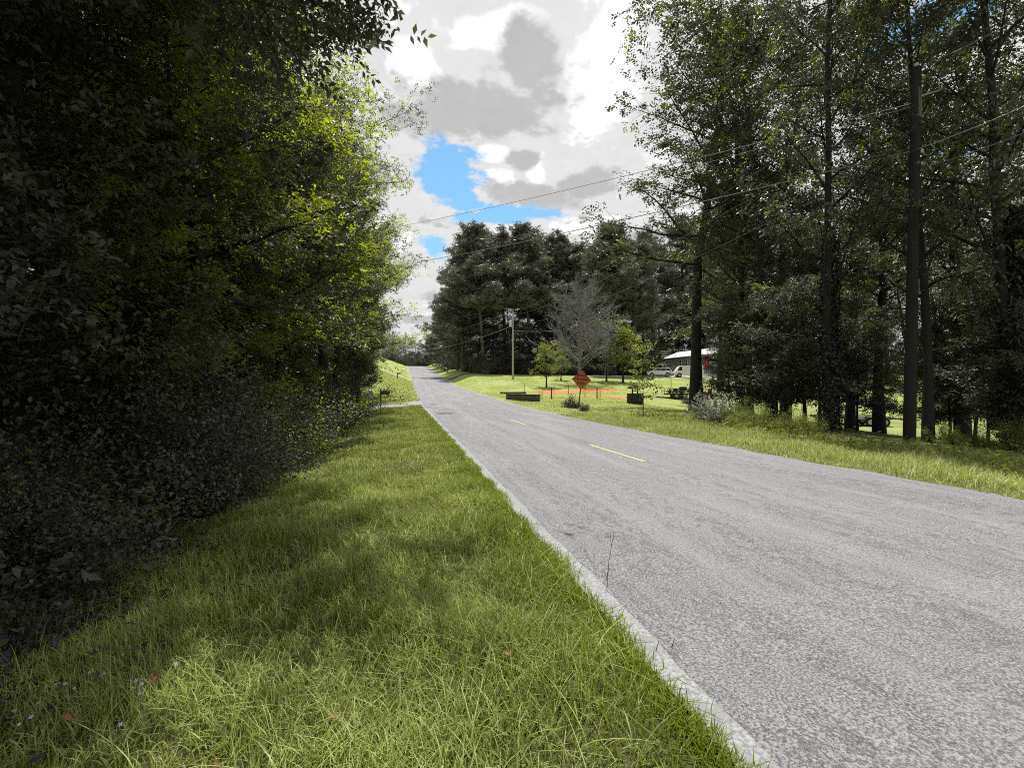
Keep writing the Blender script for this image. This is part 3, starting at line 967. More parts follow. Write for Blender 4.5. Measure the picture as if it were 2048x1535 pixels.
# bare grey tree: limbs and many fine twigs
rg = np.random.default_rng(5)
paths = []; tw = []
hB = 11.5
tr_pts = limb([0, 0, 0], [0.02, 0, 1], hB * .7, .1, rg, 8, .03)
paths.append((tr_pts, np.linspace(.22, .05, 8)))
for i in range(34):
    f = .18 + .8 * i / 34
    q = tr_pts[0] * 0 + np.array([np.interp(f * 7, np.arange(8), tr_pts[:, c]) for c in range(3)])
    a = i * 2.4; el = .15 + .75 * f + rg.normal(0, .1)
    L = 6.0 * (1.05 - .5 * f) * rg.uniform(.8, 1.1)
    p1 = limb(q, [math.cos(a) * math.cos(el), math.sin(a) * math.cos(el), math.sin(el)], L, .28, rg, 7, .1)
    paths.append((p1, np.linspace(.055, .012, 7)))
    for j in range(14):
        s = rg.uniform(.2, 1) * 6; i0 = min(5, int(s)); q2 = p1[i0] + (p1[i0 + 1] - p1[i0]) * (s - i0)
        p2 = limb(q2, unit(p1[i0 + 1] - p1[i0]) + rg.normal(0, .55, 3), L * rg.uniform(.25, .45), .3, rg, 5, .14)
        paths.append((p2, np.linspace(.018, .008, 5)))
        for k in range(9):
            s3 = rg.uniform(.2, 1) * 4; i3 = min(3, int(s3)); q3 = p2[i3] + (p2[i3 + 1] - p2[i3]) * (s3 - i3)
            p3 = limb(q3, unit(p2[i3 + 1] - p2[i3]) + rg.normal(0, .6, 3), rg.uniform(.4, .9), .2, rg, 3, .14)
            tw.append((p3, np.linspace(.013, .009, 3)))
V1, F1 = tubes(paths, 5); V2, F2 = tubes(tw, 3)
x, y = at(1158, 68)
bt = empty('bare_tree', (x, y, G(x, y)), .4, 1.0)
bt.scale = (1.1, 1.1, (767 - 556) / F * 68 / 11.2 * 1.02)
tag(bt, 'grey leafless tree with fine twigs behind the orange sign', 'tree')
link('trunk', npmesh('trunk', V1, [F1], M_barkg, None, True), bt)
link('twigs', npmesh('twigs', V2, [F2], M_barkg, None, True), bt)

# yard trees
yt1 = tree(51, 5.5, .12, .22, 2.5, 22, 2600, .22, up=.5, spread=.2, leafm=M_light, aspect=.55)
yt2 = tree(52, 6.2, .10, .18, 3.6, 26, 6000, .17, up=.55, spread=.24, leafm=M_redbud, aspect=.7)
yt3 = tree(53, 3.3, .022, .26, .78, 22, 560, .20, up=.55, spread=.10, leafm=M_light, aspect=.5)
hx, hy, ht = hit(1093, 774)
place('young_tree', yt1[:2], TC, hx, hy, 'small bright leaved tree with dark trunk behind the garden posts', 'tree', None, .5, (774 - 697) / F * ht / 5.6)
hx, hy, ht = hit(1213, 762)
place('redbud_tree', yt2[:2], TC, hx, hy, 'low spreading grey green tree with forked stem on the lawn', 'tree', None, 2.2, (762 - 660) / F * ht / 6.2)
hx, hy, ht = hit(1246, 765)
place('young_tree', yt1[:2], TC, hx, hy, 'narrow green young tree between the spreading tree and the vehicles', 'tree', None, 3.9, (765 - 672) / F * ht / 5.7, szk=1.1)
hx, hy, ht = hit(1122, 760)
place('young_tree', yt1[:2], TC, hx, hy, 'small green tree just left of the orange sign, behind', 'tree', None, 1.4, (760 - 703) / F * ht / 5.6)
hx, hy, ht = hit(1286, 833)
place('sapling', yt3[:2], TC, hx, hy, 'thin sapling with bright leaves in front of the wishing well', 'tree', None, .9, (833 - 700) / F * ht / 3.3)
hx, hy, ht = hit(1342, 779)
place('sapling', tree(55, 3.3, .05, .4, 1.0, 7, 60, .14, up=.75, spread=.1, leafm=M_light)[:2], TC, hx, hy, 'almost leafless white stemmed sapling behind the black trailer', 'tree', None, 2, (779 - 731) / F * ht / 3.3)


# bushes
def arching(seed, n, h, spread_, m, ls=.05, per=46):
    rg = np.random.default_rng(seed)
    ps = []; P_ = []; dd = []; nn = []
    for i in range(n):
        a = rg.random() * 6.28; el = rg.uniform(.55, 1.35)
        p = limb([rg.normal(0, .15), rg.normal(0, .15), 0], [math.cos(a) * math.cos(el), math.sin(a) * math.cos(el), math.sin(el)], h * rg.uniform(.7, 1.25), -.55, rg, 7, .05)
        p[:, :2] *= spread_
        ps.append((p, np.linspace(.009, .003, 7)))
        s = rg.uniform(1.2, 6, per); i0 = np.minimum(5, s.astype(int))
        q = p[i0] + (p[i0 + 1] - p[i0]) * (s - i0)[:, None]
        P_.append(q + rg.normal(0, .015, q.shape)); dd.append(unit(unit(p[i0 + 1] - p[i0]) * .6 + rg.normal(0, .6, q.shape))); nn.append(unit(rg.normal(0, .5, q.shape) + [0, 0, 1]))
    V, Fq = tubes(ps, 3)
    sm = npmesh('stems', V, [Fq], M_dry, None, True)
    P_ = np.concatenate(P_)
    V, Fq, ti = leaves(P_, np.concatenate(dd), np.concatenate(nn), ls * rg.uniform(.6, 1.5, len(P_)), rg, .5)
    return sm, npmesh('foliage', V, [Fq], m, ti)


hx, hy, ht = hit(1430, 848)
place('arching_bush', arching(61, 90, 1.25, 1.15, M_grey, .085, 60), SF, hx, hy, 'silvery bush with long arching sprays at the grove corner', 'bush', None, 0, 1.0)
hx, hy, ht = hit(1425, 846)
place('shrub', shrub(66, 1.0, .8, 14, 2600, .09, M_light), SF, hx + .25, hy + .3, 'green leafy shrub growing inside the silvery arching bush', 'shrub', None, 0, .95)
hx, hy, ht = hit(1141, 815)
place('flowering_shrub', shrub(62, .85, .75, 16, 2600, .085, M_flowerb, .6, .1), SF, hx, hy, 'purple grey shrub at the foot of the orange sign', 'shrub', None, 0, 1.0)
hx, hy, ht = hit(1170, 822)
place('shrub', shrub(63, .5, .5, 12, 700, .09, M_leafd, .5, .08), SF, hx, hy, 'small dark green shrub right of the orange sign post', 'shrub', None, 0, .95)
hx, hy, ht = hit(712, 832)
place('shrub', shrub(64, 1.1, .6, 16, 3600, .075, M_light, .5, .1), SF, hx, hy, 'bright green shrub beside the near mailbox and tilted board', 'shrub', None, 0, .95)
for k, (px, py, s) in enumerate(((1395, 812, 1.6), (1372, 806, .9))):
    hx, hy, ht = hit(px, py)
    place('shrub', sh[2], SF, hx, hy, ('dark vine covered shrub hugging the thick trunk by the van', 'small leafy shrub before the black trailer')[k], 'shrub', None, k, s * .55)
# a grass clump with pale arching blades
hx, hy, ht = hit(694, 836)
cl_ = empty('ornamental_grass', (hx, hy, G(hx, hy))); tag(cl_, 'pale arching grass blades beside the bright green shrub', 'grass clump')
for k in range(7):
    a = rnd.uniform(-.5, .9); L = rnd.uniform(.7, 1.0)
    pts = [(math.cos(a) * L * u * .7, math.sin(a) * .3 * L * u, L * (1.35 * u - 1.05 * u * u)) for u in np.linspace(0, 1, 9)]
    MB().tube(pts, list(np.linspace(.012, .004, 9)), 4).obj('blade', M_white, cl_)

# ------------------------------------------------------------------ grass
def blades(P, h, wd, rg, m, name, label, seg=3, lean=.45, parent=None):
    n = len(P)
    a = rg.random(n) * 2 * np.pi
    dx = np.stack([np.cos(a), np.sin(a), 0 * a], -1)
    sx = np.stack([-np.sin(a), np.cos(a), 0 * a], -1)
    ln = np.abs(rg.normal(0, lean, n)) + .12
    lv = []
    fr = list(np.linspace(0, 1, seg + 1)) if seg > 3 else ([0, .38, .72, 1.0] if seg == 3 else [0, .55, 1.0])
    for u in fr[:-1]:
        c = P + dx * (h * ln * u * u)[:, None] + np.array([0, 0, 1.]) * (h * u * (1 - .38 * ln * u))[:, None]
        ww = (wd * (1 - .55 * u))[:, None] * .5
        lv += [c - sx * ww, c + sx * ww]
    lv.append(P + dx * (h * ln)[:, None] + np.array([0, 0, 1.]) * (h * (1 - .38 * ln))[:, None])
    V = np.stack(lv, 1); k = V.shape[1]; V = V.reshape(-1, 3)
    i = np.arange(n) * k
    quads = [np.stack([i + 2 * j, i + 2 * j + 1, i + 2 * j + 3, i + 2 * j + 2], -1) for j in range(len(fr) - 2)]
    tri = np.stack([i + k - 3, i + k - 2, i + k - 1], -1)
    ti = np.repeat(rg.random(n), k)
    o = link(name, npmesh(name, V, quads + [tri], m, ti, True))
    tag(o, label, 'grass', kind='stuff')
    return o


def scatter(n, x0, x1, y0, y1, rg, power=1.0):
    y = y0 + (y1 - y0) * rg.random(n) ** power
    x = x0 + (x1 - x0) * rg.random(n)
    return x, y


rg = np.random.default_rng(99)
GP = []; GH = []; GW = []
for (n, y0, y1, hh, wd, jit) in ((66000, .9, 4.2, .16, .0058, 1), (56000, 4.2, 9, .16, .0075, 1), (36000, 9, 18, .17, .010, 1), (26000, 18, 33, .18, .017, 1)):
    x, y = scatter(n, -4.0, 1.46, y0, y1, rg)
    ok = (x < cx(y) - HW - .16 + .03 * np.sin(y * 5.3) + .03 * np.sin(y * 2.1) + rg.normal(0, .03, n)) & (x > -3.6 + .4 * np.sin(y * 1.7) - .2)
    ok &= ~((y > 32.4) & (y < 36.5))
    x, y = x[ok], y[ok]
    tuft = .75 + .5 * np.sin(x * 3.1 + 1.3 * np.sin(y * 2.3)) * np.sin(y * 2.7 + x) + rg.normal(0, .18, len(x))
    edge = ss(0, .9, (cx(y) - HW) - x)
    GP.append(np.stack([x, y, gz(x, y) - .01], -1)); GH.append(hh * np.clip(tuft, .35, 1.5) * (.62 + .42 * edge)); GW.append(wd * rg.uniform(.6, 1.4, len(x)))
P_ = np.concatenate(GP); h_ = np.concatenate(GH); w_ = np.concatenate(GW)
edgem = (((cx(P_[:, 1]) - HW) - P_[:, 0]) < .55 + rg.normal(0, .2, len(P_))) & (rg.random(len(P_)) < .75)
blades(P_[~edgem], h_[~edgem], w_[~edgem], rg, M_grass, 'grass', 'long green grass on the verge left of the road', 3, .6)
blades(P_[edgem], h_[edgem], w_[edgem], rg, M_edgegr, 'grass', 'bright green grass fringe along the left road edge', 2, .5)
# fringe leaning over the pale road edge
n = 9000
y = 1.2 + 28 * rg.random(n) ** 1.8
x = cx(y) - HW - .22 + rg.normal(0, .04, n) + .05 * np.sin(y * 4.1) * np.sin(y * 1.3 + .5)
blades(np.stack([x, y, gz(x, y)], -1), rg.uniform(.04, .12, n), rg.uniform(.004, .009, n) * (1 + y / 14), rg, M_edgegr, 'grass', 'ragged grass fringe spilling over the pale road edge', 2, .8)
# long seed-stalk blades in the foreground
x, y = scatter(1500, -3.6, 1.2, 1.0, 9, rg, 1.3)
ok = x < cx(y) - HW - .25
x, y = x[ok], y[ok]
blades(np.stack([x, y, gz(x, y)], -1), rg.uniform(.20, .36, len(x)), rg.uniform(.003, .006, len(x)), rg, M_grass, 'grass', 'long pale arching blades in the near verge grass', 6, .95)
# right verge and yard
GP = []; GH = []; GW = []
for (n, y0, y1, d0, d1, hh, wd) in ((52000, 1.5, 24, -.05, 6.5, .26, .016), (18000, 24, 48, 0, 14, .12, .024), (12000, 48, 80, 0, 26, .12, .04)):
    x, y = scatter(n, d0, d1, y0, y1, rg)
    jag = .28 * np.sin(y * 1.9) + .15 * np.sin(y * 4.3 + 1)
    ok = x > .1 * jag - .05 + rg.normal(0, .05, n) - .12
    x, y = x[ok], y[ok]
    tl = hh * (.45 + .55 * ss(.1, 1.2, x)) * np.clip(.9 + .45 * np.sin(y * 2.2 + x) * np.sin(x * 2.7) + rg.normal(0, .2, len(x)), .3, 1.6)
    xx = x + cx(y) + HW
    GP.append(np.stack([xx, y, gz(xx, y) - .01], -1)); GH.append(tl); GW.append(wd * rg.uniform(.6, 1.4, len(x)))
blades(np.concatenate(GP), np.concatenate(GH), np.concatenate(GW), rg, M_grassr, 'grass', 'pale green grass on the verge and lawn right of the road', 2, .65)
x, y = scatter(9000, -6, 0, 37, 88, rg)
xx = cx(y) - HW + x + .0
blades(np.stack([xx, y, gz(xx, y)], -1), rg.uniform(.08, .26, len(x)), rg.uniform(.03, .06, len(x)), rg, M_grassr, 'grass', 'grass on the left bank beyond the gravel driveway', 2, .5)


# leafy ground cover: right edge of the grove, left wood edge
def cover(n, xs, ys, hmax, ls, m, label, rg, dens=None):
    z = gz(xs, ys) + rg.random(len(xs)) ** 1.3 * hmax
    P = np.stack([xs, ys, z], -1)
    dd = unit(rg.normal(0, 1, P.shape) + [0, 0, .1]); nn = unit(rg.normal(0, .45, P.shape) + [0, 0, 1])
    V, Fq, ti = leaves(P, dd, nn, ls * rg.uniform(.5, 1.4, len(P)), rg, .5)
    o = link('undergrowth', npmesh('undergrowth', V, [Fq], m, ti))
    return tag(o, label, 'undergrowth', kind='stuff')


n = 10000
y = rg.uniform(2, 22, n); d = 4.6 + rg.normal(0, .9, n) + .6 * np.sin(y * .9)
x = cx(y) + HW + d
hm = np.clip(.16 + .34 * np.sin(y * 1.7 + x) ** 2, .1, .9)
cover(n, x, y, hm, .10, M_light, 'bright weeds and creepers at the foot of the right grove', rg)
n = 20000
y = rg.uniform(.5, 25.5, n); x = -3.45 + rg.normal(0, .38, n) - .3 * np.sin(y * 1.4) - (y < 4) * .25
cover(n, x, y, np.clip(.35 + .5 * np.sin(y * 1.3) ** 2, .1, .9), .09, M_leafd, 'dark creepers along the foot of the left wood', rg)
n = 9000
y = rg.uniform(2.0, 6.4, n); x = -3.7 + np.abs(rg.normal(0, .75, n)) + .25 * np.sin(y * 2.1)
cover(n, x, y, .14, .055, M_flowerb, 'low grey purple leaves added to darken the shade at lower left', rg)  # dark leaf layer added to deepen the shade on the lower left grass
n = 22000
y = rg.uniform(-1, 31, n); x = rg.uniform(-9, -3.6, n)
cover(n, x, y, .35, .10, M_leafd, 'shaded leaf litter and seedlings on the left wood floor', rg)

# ------------------------------------------------------------------ road signs and boards
hx, hy, ht = hit(1157, 817)
sg = empty('warning_sign', (hx, hy, G(hx, hy)), -PSI - .12)
tag(sg, 'orange diamond road sign leaning on its post by the verge', 'road sign')
tilt = .10
pm = MB(); pm.prism([(-.04, 0), (.04, 0), (.04, 2.35), (-.04, 2.35)], .006, .05)
hz = 1.30
fr_ = link('post', pm.mesh('post', M_post, .006), sg, rot=(0, tilt, 0))
sz_ = .66
c_ = 2.0
panel = MB(); panel.prism([(0, -sz_), (sz_, 0), (0, sz_), (-sz_, 0)], -.012, .0)
pl = link('panel', panel.mesh('panel', M_orange, .004), sg, loc=(math.sin(tilt) * c_, 0, math.cos(tilt) * c_), rot=(0, tilt, 0))
bd = MB()
k1, k2 = sz_ * .965, sz_ * .935
for q in range(4):
    a0 = q * math.pi / 2; a1 = a0 + math.pi / 2
    bd.add([(math.cos(a0) * k1, -.0145, math.sin(a0) * k1), (math.cos(a1) * k1, -.0145, math.sin(a1) * k1), (math.cos(a1) * k2, -.0145, math.sin(a1) * k2), (math.cos(a0) * k2, -.0145, math.sin(a0) * k2)], [(0, 1, 2, 3)])
link('border', bd.mesh('border', M_ink), pl)
for (txt, zz, s_) in (('BRIDGE', .21, .20), ('ICES BEFORE', -.03, .17), ('ROAD', -.30, .20)):
    fc = bpy.data.curves.new('lettering', 'FONT'); fc.body = txt; fc.size = s_; fc.align_x = 'CENTER'; fc.extrude = .001; fc.offset = .006
    fc.materials.append(M_ink)
    tmp = bpy.data.objects.new('lettering', fc)
    lme = bpy.data.meshes.new_from_object(tmp)
    bpy.data.objects.remove(tmp)
    lme.name = 'lettering'
    link('lettering', lme, pl, loc=(0, -.0155, zz), rot=(R(90), 0, 0))

hx, hy, ht = hit(742, 812)
x, y = at(738, 29.5)
ys_ = empty('yard_board', (x, y, G(x, y)), .05)
tag(ys_, 'pale tilted board with two dark printed lines before the driveway', 'sign')
zb = HC - (789 - 767) / F * 29.5 - G(x, y)
bo = MB().box((0, 0, 0), (.56, .012, .40)).obj('board', M_board, ys_, loc=(0, 0, zb), rot=(R(-6), R(-20), 0))
r_ = random.Random(3)
for (zz, n, h) in ((.075, 7, .12), (-.095, 6, .12)):
    for k in range(n):
        xk = -.21 + .42 * k / (n - 1)
        m = MB()
        m.box((xk - .014, -.009, zz), (.012, .004, h)).box((xk + .006, -.0095, zz + r_.choice((-.04, .0, .04))), (.03, .004, .016)).box((xk + .018, -.009, zz + r_.uniform(-.02, .02)), (.010, .004, h * r_.uniform(.5, 1)))
        m.obj('print_mark', M_ink, bo)
MB().box((-.12, .02, zb / 2 - .05), (.02, .02, zb - .1)).box((.12, .02, zb / 2 - .02), (.02, .02, zb - .02)).obj('stake', M_wood, ys_)


# mailboxes
def mailbox(x, y, ph, rz, ln, label, m=M_black, pw=.05, top=.3):
    r = empty('mailbox', (x, y, G(x, y)), rz)
    tag(r, label, 'mailbox', 'mailboxes left of the road')
    MB().box((0, 0, ph / 2), (pw, pw, ph)).obj('post', M_woodd, r, .004)
    a = [(-.085, 0), (.085, 0), (.085, .12)] + [(.085 * math.cos(t), .12 + .085 * math.sin(t)) for t in np.linspace(.3, math.pi - .3, 7)] + [(-.085, .12)]
    bx = MB(); n = len(a)
    vs = [(.04, px_, z) for px_, z in a] + [(.04 + ln, px_, z) for px_, z in a]
    bx.add(vs, [tuple(range(n)), tuple(range(2 * n - 1, n - 1, -1))] + [(k, k + n, (k + 1) % n + n, (k + 1) % n) for k in range(n)])
    b = bx.obj('box', m, r, loc=(0, 0, ph - top))
    MB().box((.045 + ln, 0, .09), (.01, .175, .18)).obj('door', m, b, .003)
    MB().box((.04 + ln * .6, -.092, .15), (.015, .006, .12)).obj('flag', M_red if ph < 1.2 else M_black, b)
    MB().box((ln * .5, 0, ph - top - .02), (ln * .9, .06, .04)).obj('arm', M_woodd, r)
    return r


hx, hy, ht = hit(761, 824)
mailbox(hx, hy, (823 - 776) / F * ht, -.12, .50, 'black mailbox on tall thin post nearest the viewer')
hx, hy, ht = hit(795, 757)
mailbox(hx, hy, 1.05, .1, .5, 'dark mailbox on short post, lower of the far pair', M_black, .12, .2)
hx, hy, ht = hit(804, 748)
mailbox(hx, hy, 1.1, .1, .5, 'far mailbox with pale side on pale post, higher of the far pair', M_metal, .1, .2)


# ------------------------------------------------------------------ garden posts, headwall, well
posts = [(1049, 788, 19, 0, .05), (1078, 790, 20, 1, .05), (1084, 799, 23, 0, .06), (1103, 797, 22, 0, .13), (1108, 789, 19, 0, .05), (1137, 789, 20, 0, .06), (1166, 791, 18, 1, .05), (1170, 792, 20, 0, .08), (1194, 797, 22, 0, .13), (1200, 799, 22, 1, .07)]
plabels = ['lone thin post behind the left end of the low dark wall', 'thin reddish post just right of the low dark wall', 'thin green post right of the low dark wall, nearer than the reddish one', 'thick green post at the left front corner of the garden', 'thin post behind the thick left garden post', 'thin post alone in the middle of the garden',
           'thin rusty post just right of the orange sign', 'dark post close right of the rusty one by the sign', 'thick green post at the right front corner of the garden', 'thin dark red post at the right end of the garden row']
for (px, py, hp, rust, wd), lab in zip(posts, plabels):
    hx, hy, ht = hit(px, py)
    h = hp / F * ht + .05
    o = MB().tube([(0, 0, -.05), (.01, 0, h * .5), (0, .0, h)], [wd * .55, wd * .5, wd * .45], 8).obj('garden_post', M_postr if rust else M_post, None, loc=(hx, hy, G(hx, hy)))
    tag(o, lab, 'post', 'garden posts by the red clay rows')

x0, y0, t0 = hit(1014, 798); x1, y1, t1 = hit(1079, 805)
hw = empty('low_wall', (x0, y0, G(x0, y0) - .1), math.atan2(y1 - y0, x1 - x0))
tag(hw, 'low dark culvert wall of stained blocks beside the road', 'wall')
Lw = math.hypot(x1 - x0, y1 - y0)
zt = HC - (788 - 767) / F * t0 - (G(x0, y0) - .1)
for r in range(3):
    nb = 7
    for k in range(nb):
        off = (.5 if r % 2 else 0) * Lw / nb
        a = max(0, k * Lw / nb - off); e = min(Lw, (k + 1) * Lw / nb - off) if not (r % 2 and k == nb - 1) else Lw
        MB().box(((a + e) / 2, rnd.uniform(-.012, .012), zt * (r + .5) / 3), (e - a - .012, .22, zt / 3 - .012)).obj('block', M_stone, hw, .006)
MB().box((Lw / 2, 0, zt + .03), (Lw + .06, .30, .055)).obj('coping', M_wood, hw, .008)
x2, y2, t2 = hit(1040, 787)
o = MB().box((0, 0, .12), (3.0, .08, .24)).obj('edging_board', M_wood, None, .006, loc=(x2 - .8, y2, G(x2, y2)), rot=(0, 0, -.1)); tag(o, 'long low board lying behind the dark culvert wall', 'board')

hx, hy, ht = hit(1270, 808)
wl = empty('wishing_well', (hx, hy, G(hx, hy)), .25)
tag(wl, 'dark wooden wishing well with small grey roof on the lawn', 'well')
u = ht / F
Rw = 15 * u; Hw = 22 * u; Hr = 37 * u
nst = 8
for lay in range(4):
    for k in range(nst):
        a = (k + .5 + .5 * (lay % 2)) / nst * 2 * math.pi
        MB().box((math.cos(a) * Rw * .92, math.sin(a) * Rw * .92, Hw * (lay + .5) / 4), (.14, 2 * Rw * math.tan(math.pi / nst) * .96, Hw / 4 - .015), (0, 0, a)).obj('log', M_woodd, wl, .01)
for sx in (-1, 1):
    MB().box((sx * Rw * .45, 0, (Hw * .3 + Hr) / 2), (.09, .09, Hr - Hw * .3)).obj('upright', M_woodd, wl, .005)
    MB().add([(-Rw * .95, 0, Hr + .02), (Rw * .95, 0, Hr + .02), (Rw * .95, sx * Rw * .62, Hr - .22), (-Rw * .95, sx * Rw * .62, Hr - .22), (-Rw * .95, 0, Hr - .02), (Rw * .95, 0, Hr - .02), (Rw * .95, sx * Rw * .62, Hr - .26), (-Rw * .95, sx * Rw * .62, Hr - .26)],
             [(0, 1, 2, 3), (4, 7, 6, 5), (0, 4, 5, 1), (3, 2, 6, 7), (0, 3, 7, 4), (1, 5, 6, 2)]).obj('roof', M_wood, wl)
MB().tube([(-Rw * .5, 0, Hw * 1.25), (Rw * .5, 0, Hw * 1.25)], .04, 8).obj('crank_bar', M_woodd, wl)
star = MB()
pts = []
for k in range(10):
    rr = .20 if k % 2 == 0 else .08
    pts.append((math.cos(k * math.pi / 5 + math.pi / 2) * rr, math.sin(k * math.pi / 5 + math.pi / 2) * rr))
star.prism(pts, -.01, .01)
star.obj('star', M_wood, wl, loc=(-.1, -Rw * 1.05, Hw * .5), rot=(0, 0, -.2))

# ------------------------------------------------------------------ utility poles and wires
def pole(name, x, y, h, r0, r1, m, label, lean=(0, 0)):
    root = empty(name, (x, y, G(x, y)))
    tag(root, label, 'utility pole', 'utility poles right of the road')
    MB().tube([(0, 0, -.3), (lean[0] * .5, lean[1] * .5, h * .5), (lean[0], lean[1], h)], [r0, (r0 + r1) / 2, r1], 12).obj('shaft', m, root)
    return root


x1, y1, t1 = hit(1818, 890)
z1 = G(x1, y1)
h1 = (767 - 138) / F * t1 + HC - z1
p1 = pole('utility_pole', x1, y1, h1, .165, .12, M_polegr, 'dark creosote utility pole in front of the right grove', (.16, -.10))
TX, TY, TZ = x1 + .16, y1 - .10, z1 + h1
MB().tube([(.16, -.1, h1 + .02), (.16, -.1, h1 + .12), (.16, -.1, h1 + .16)], [.05, .06, .02], 8).obj('insulator', M_trafo, p1)
MB().box((.16, -.16, h1 - 1.1), (.12, .10, .9)).obj('cutout', M_pole, p1, .01)
MB().tube([(.16, -.1, h1 - .9), (.75, -.35, h1 - .75)], .025, 6).obj('arm_bracket', M_metal, p1)
MB().tube([(.75, -.35, h1 - .75), (.75, -.35, h1 - .62)], [.06, .04], 8).obj('insulator', M_trafo, p1)
MB().box((.2, -.2, h1 - 2.6), (.08, .08, .12)).obj('wire_clamp', M_metal, p1)

x2, y2, t2 = hit(1026, 758)
z2 = G(x2, y2)
h2 = (767 - 623) / F * t2 + HC - z2
p2 = pole('utility_pole', x2, y2, h2, .17, .12, M_polel, 'pale utility pole with grey transformer on the far right roadside')
MB().tube([(-.42, -.05, h2 - 2.4), (-.42, -.05, h2 - 1.5), (-.42, -.05, h2 - 1.42)], [.24, .24, .20], 14).obj('transformer', M_trafo, p2)
MB().tube([(-.42, -.05, h2 - 1.42), (-.42, -.05, h2 - 1.15)], [.05, .03], 8).obj('bushing', M_trafo, p2)
MB().tube([(0, 0, h2 - .8), (.45, 0, h2 - .62)], .03, 6).obj('arm_bracket', M_metal, p2)
MB().tube([(.45, 0, h2 - .62), (.45, 0, h2 - .42)], [.06, .04], 8).obj('insulator', M_trafo, p2)
MB().tube([(0, 0, h2), (0, 0, h2 + .16)], [.05, .03], 8).obj('insulator', M_trafo, p2)
MB().box((-.15, -.06, h2 - 4.6), (.12, .08, .4)).obj('meter_box', M_trafo, p2)


def pt(px, py, t_):
    d = dirpx(px, py)
    return Vector((d.x * t_, d.y * t_, HC + d.z * t_))


def wire(a, b, sag, r, label, m=M_wire, n=26):
    pts = []
    for k in range(n + 1):
        u = k / n
        p = a.lerp(b, u); p.z -= sag * 4 * u * (1 - u); pts.append(p)
    o = MB().tube(pts, r, 5).obj('power_line', m)
    tag(o, label, 'cable', 'overhead wires')
    return o


A_top = Vector((TX, TY, TZ)); A_mid = pt(1822, 207, t1); A_low = pt(1822, 302, t1)
B_top = Vector((x2, y2, z2 + h2)); B_l = B_top - Vector((0, 0, 2.2)); B_m = B_top - Vector((-.4, 0, .5))
lp_hi = pt(752, 461, 42); lp_lo = pt(722, 541, 42)
wire(A_mid, lp_hi, .25, .014, 'upper bright wire crossing the road from the near pole')
wire(A_mid - Vector((0, 0, .1)), pt(1226, 373, 29), .05, .009, 'thin wire just under the upper bright wire')
wire(A_low, lp_lo, .35, .018, 'thick lower bright wire crossing the road from the near pole')
wire(A_top, B_top, .9, .010, 'top wire running from the near pole to the far pole', M_wired)
wire(A_low, B_l, 1.1, .012, 'lowest wire running between near and far poles', M_wired)
wire(A_mid, B_m, 1.0, .010, 'middle wire running between near and far poles', M_wired)
wire(A_low, pt(2200, 140, 10.5), .1, .014, 'wire leaving the near pole to the right at mid height')
wire(A_low - Vector((0, 0, .6)), pt(2300, 150, 11), .2, .012, 'lower wire leaving the near pole to the right', M_wired)
wire(A_top, pt(2100, 0, 10.5), .1, .010, 'top wire leaving the near pole to the upper right', M_wired)
wire(pt(1866, 258, t1 + .3), pt(1902, 336, t1 + 1.4), .02, .013, 'short slanting guy wire right of the near pole')
wire(B_top, pt(800, 678, 165), 1.0, .022, 'top wire going up the road from the far pole', M_wired)
wire(B_l, pt(796, 693, 165), 2.2, .03, 'thick sagging wire going up the road from the far pole')
wire(B_m, pt(800, 668, 165), 1.2, .022, 'second wire going up the road from the far pole', M_wired)
wire(B_l - Vector((0, 0, .8)), pt(1160, 650, 100), .6, .022, 'service wire from the far pole behind the bare tree')

# ------------------------------------------------------------------ far rail fence
fx = empty('rail_fence', (0, 0, 0)); tag(fx, 'weathered log rail fence curving along the far right verge', 'fence')
fp = [hit(895, 746)[:2], hit(884, 741)[:2], (8.3, 130), (7.9, 141), (7.5, 151), (7.2, 160)]
fp[0] = (8.6, 112); fp[1] = (8.5, 121)
for k, (x, y) in enumerate(fp):
    MB().box((x, y, G(x, y) + .55), (.2, .2, 1.2)).obj('post', M_wood, fx, .01)
    if k:
        xa, ya = fp[k - 1]
        for hz in (.45, .98):
            MB().tube([(xa, ya, G(xa, ya) + hz), (x, y, G(x, y) + hz)], .085, 6).obj('rail', M_polel if hz > .6 else M_wood, fx)

# ------------------------------------------------------------------ vehicles
def wheel(parent, x, y, r, wdt=.2):
    ty = MB().tube([(x, y - wdt / 2, r), (x, y - wdt * .4, r), (x, y + wdt * .4, r), (x, y + wdt / 2, r)], [r * .92, r, r, r * .92], 18).obj('wheel', M_tyre, parent)
    MB().tube([(x, y - wdt / 2 - .012, r), (x, y - wdt / 2 + .03, r)], [r * .58, r * .62], 14).obj('rim', M_rim, ty)


def vehicle(name, label, prof, glass, L, Wd, wr, wx, loc, rz, body, cat):
    """prof: side outline (x,z); nose at -x; the viewer sees the -y side"""
    r = empty(name, loc, rz); tag(r, label, cat, 'vehicles parked by the house')
    MB().prism(prof, -Wd / 2, Wd / 2).obj('body', body, r, .05)
    for g in glass:
        MB().prism(g, -Wd / 2 - .012, -Wd / 2 + .03).obj('window', M_glass, r)
    for x in wx:
        MB().tube([(x, -Wd / 2 - .008, wr), (x, -Wd / 2 + .1, wr)], wr * 1.2, 18).obj('wheel_arch', M_black, r)
        wheel(r, x, -Wd / 2 + .06, wr); wheel(r, x, Wd / 2 - .1, wr)
    MB().box((prof[0][0] + .03, -Wd / 2 + .28, .78), (.1, .36, .16)).obj('headlight', M_trafo, r, .02)
    MB().box((prof[0][0] - .03, 0, .42), (.12, Wd * .96, .2)).obj('bumper', M_black, r, .03)
    return r


def on(px, py, t_=None):
    hx, hy, ht = hit(px, py)
    return (hx, hy, G(hx, hy) + .07), ht


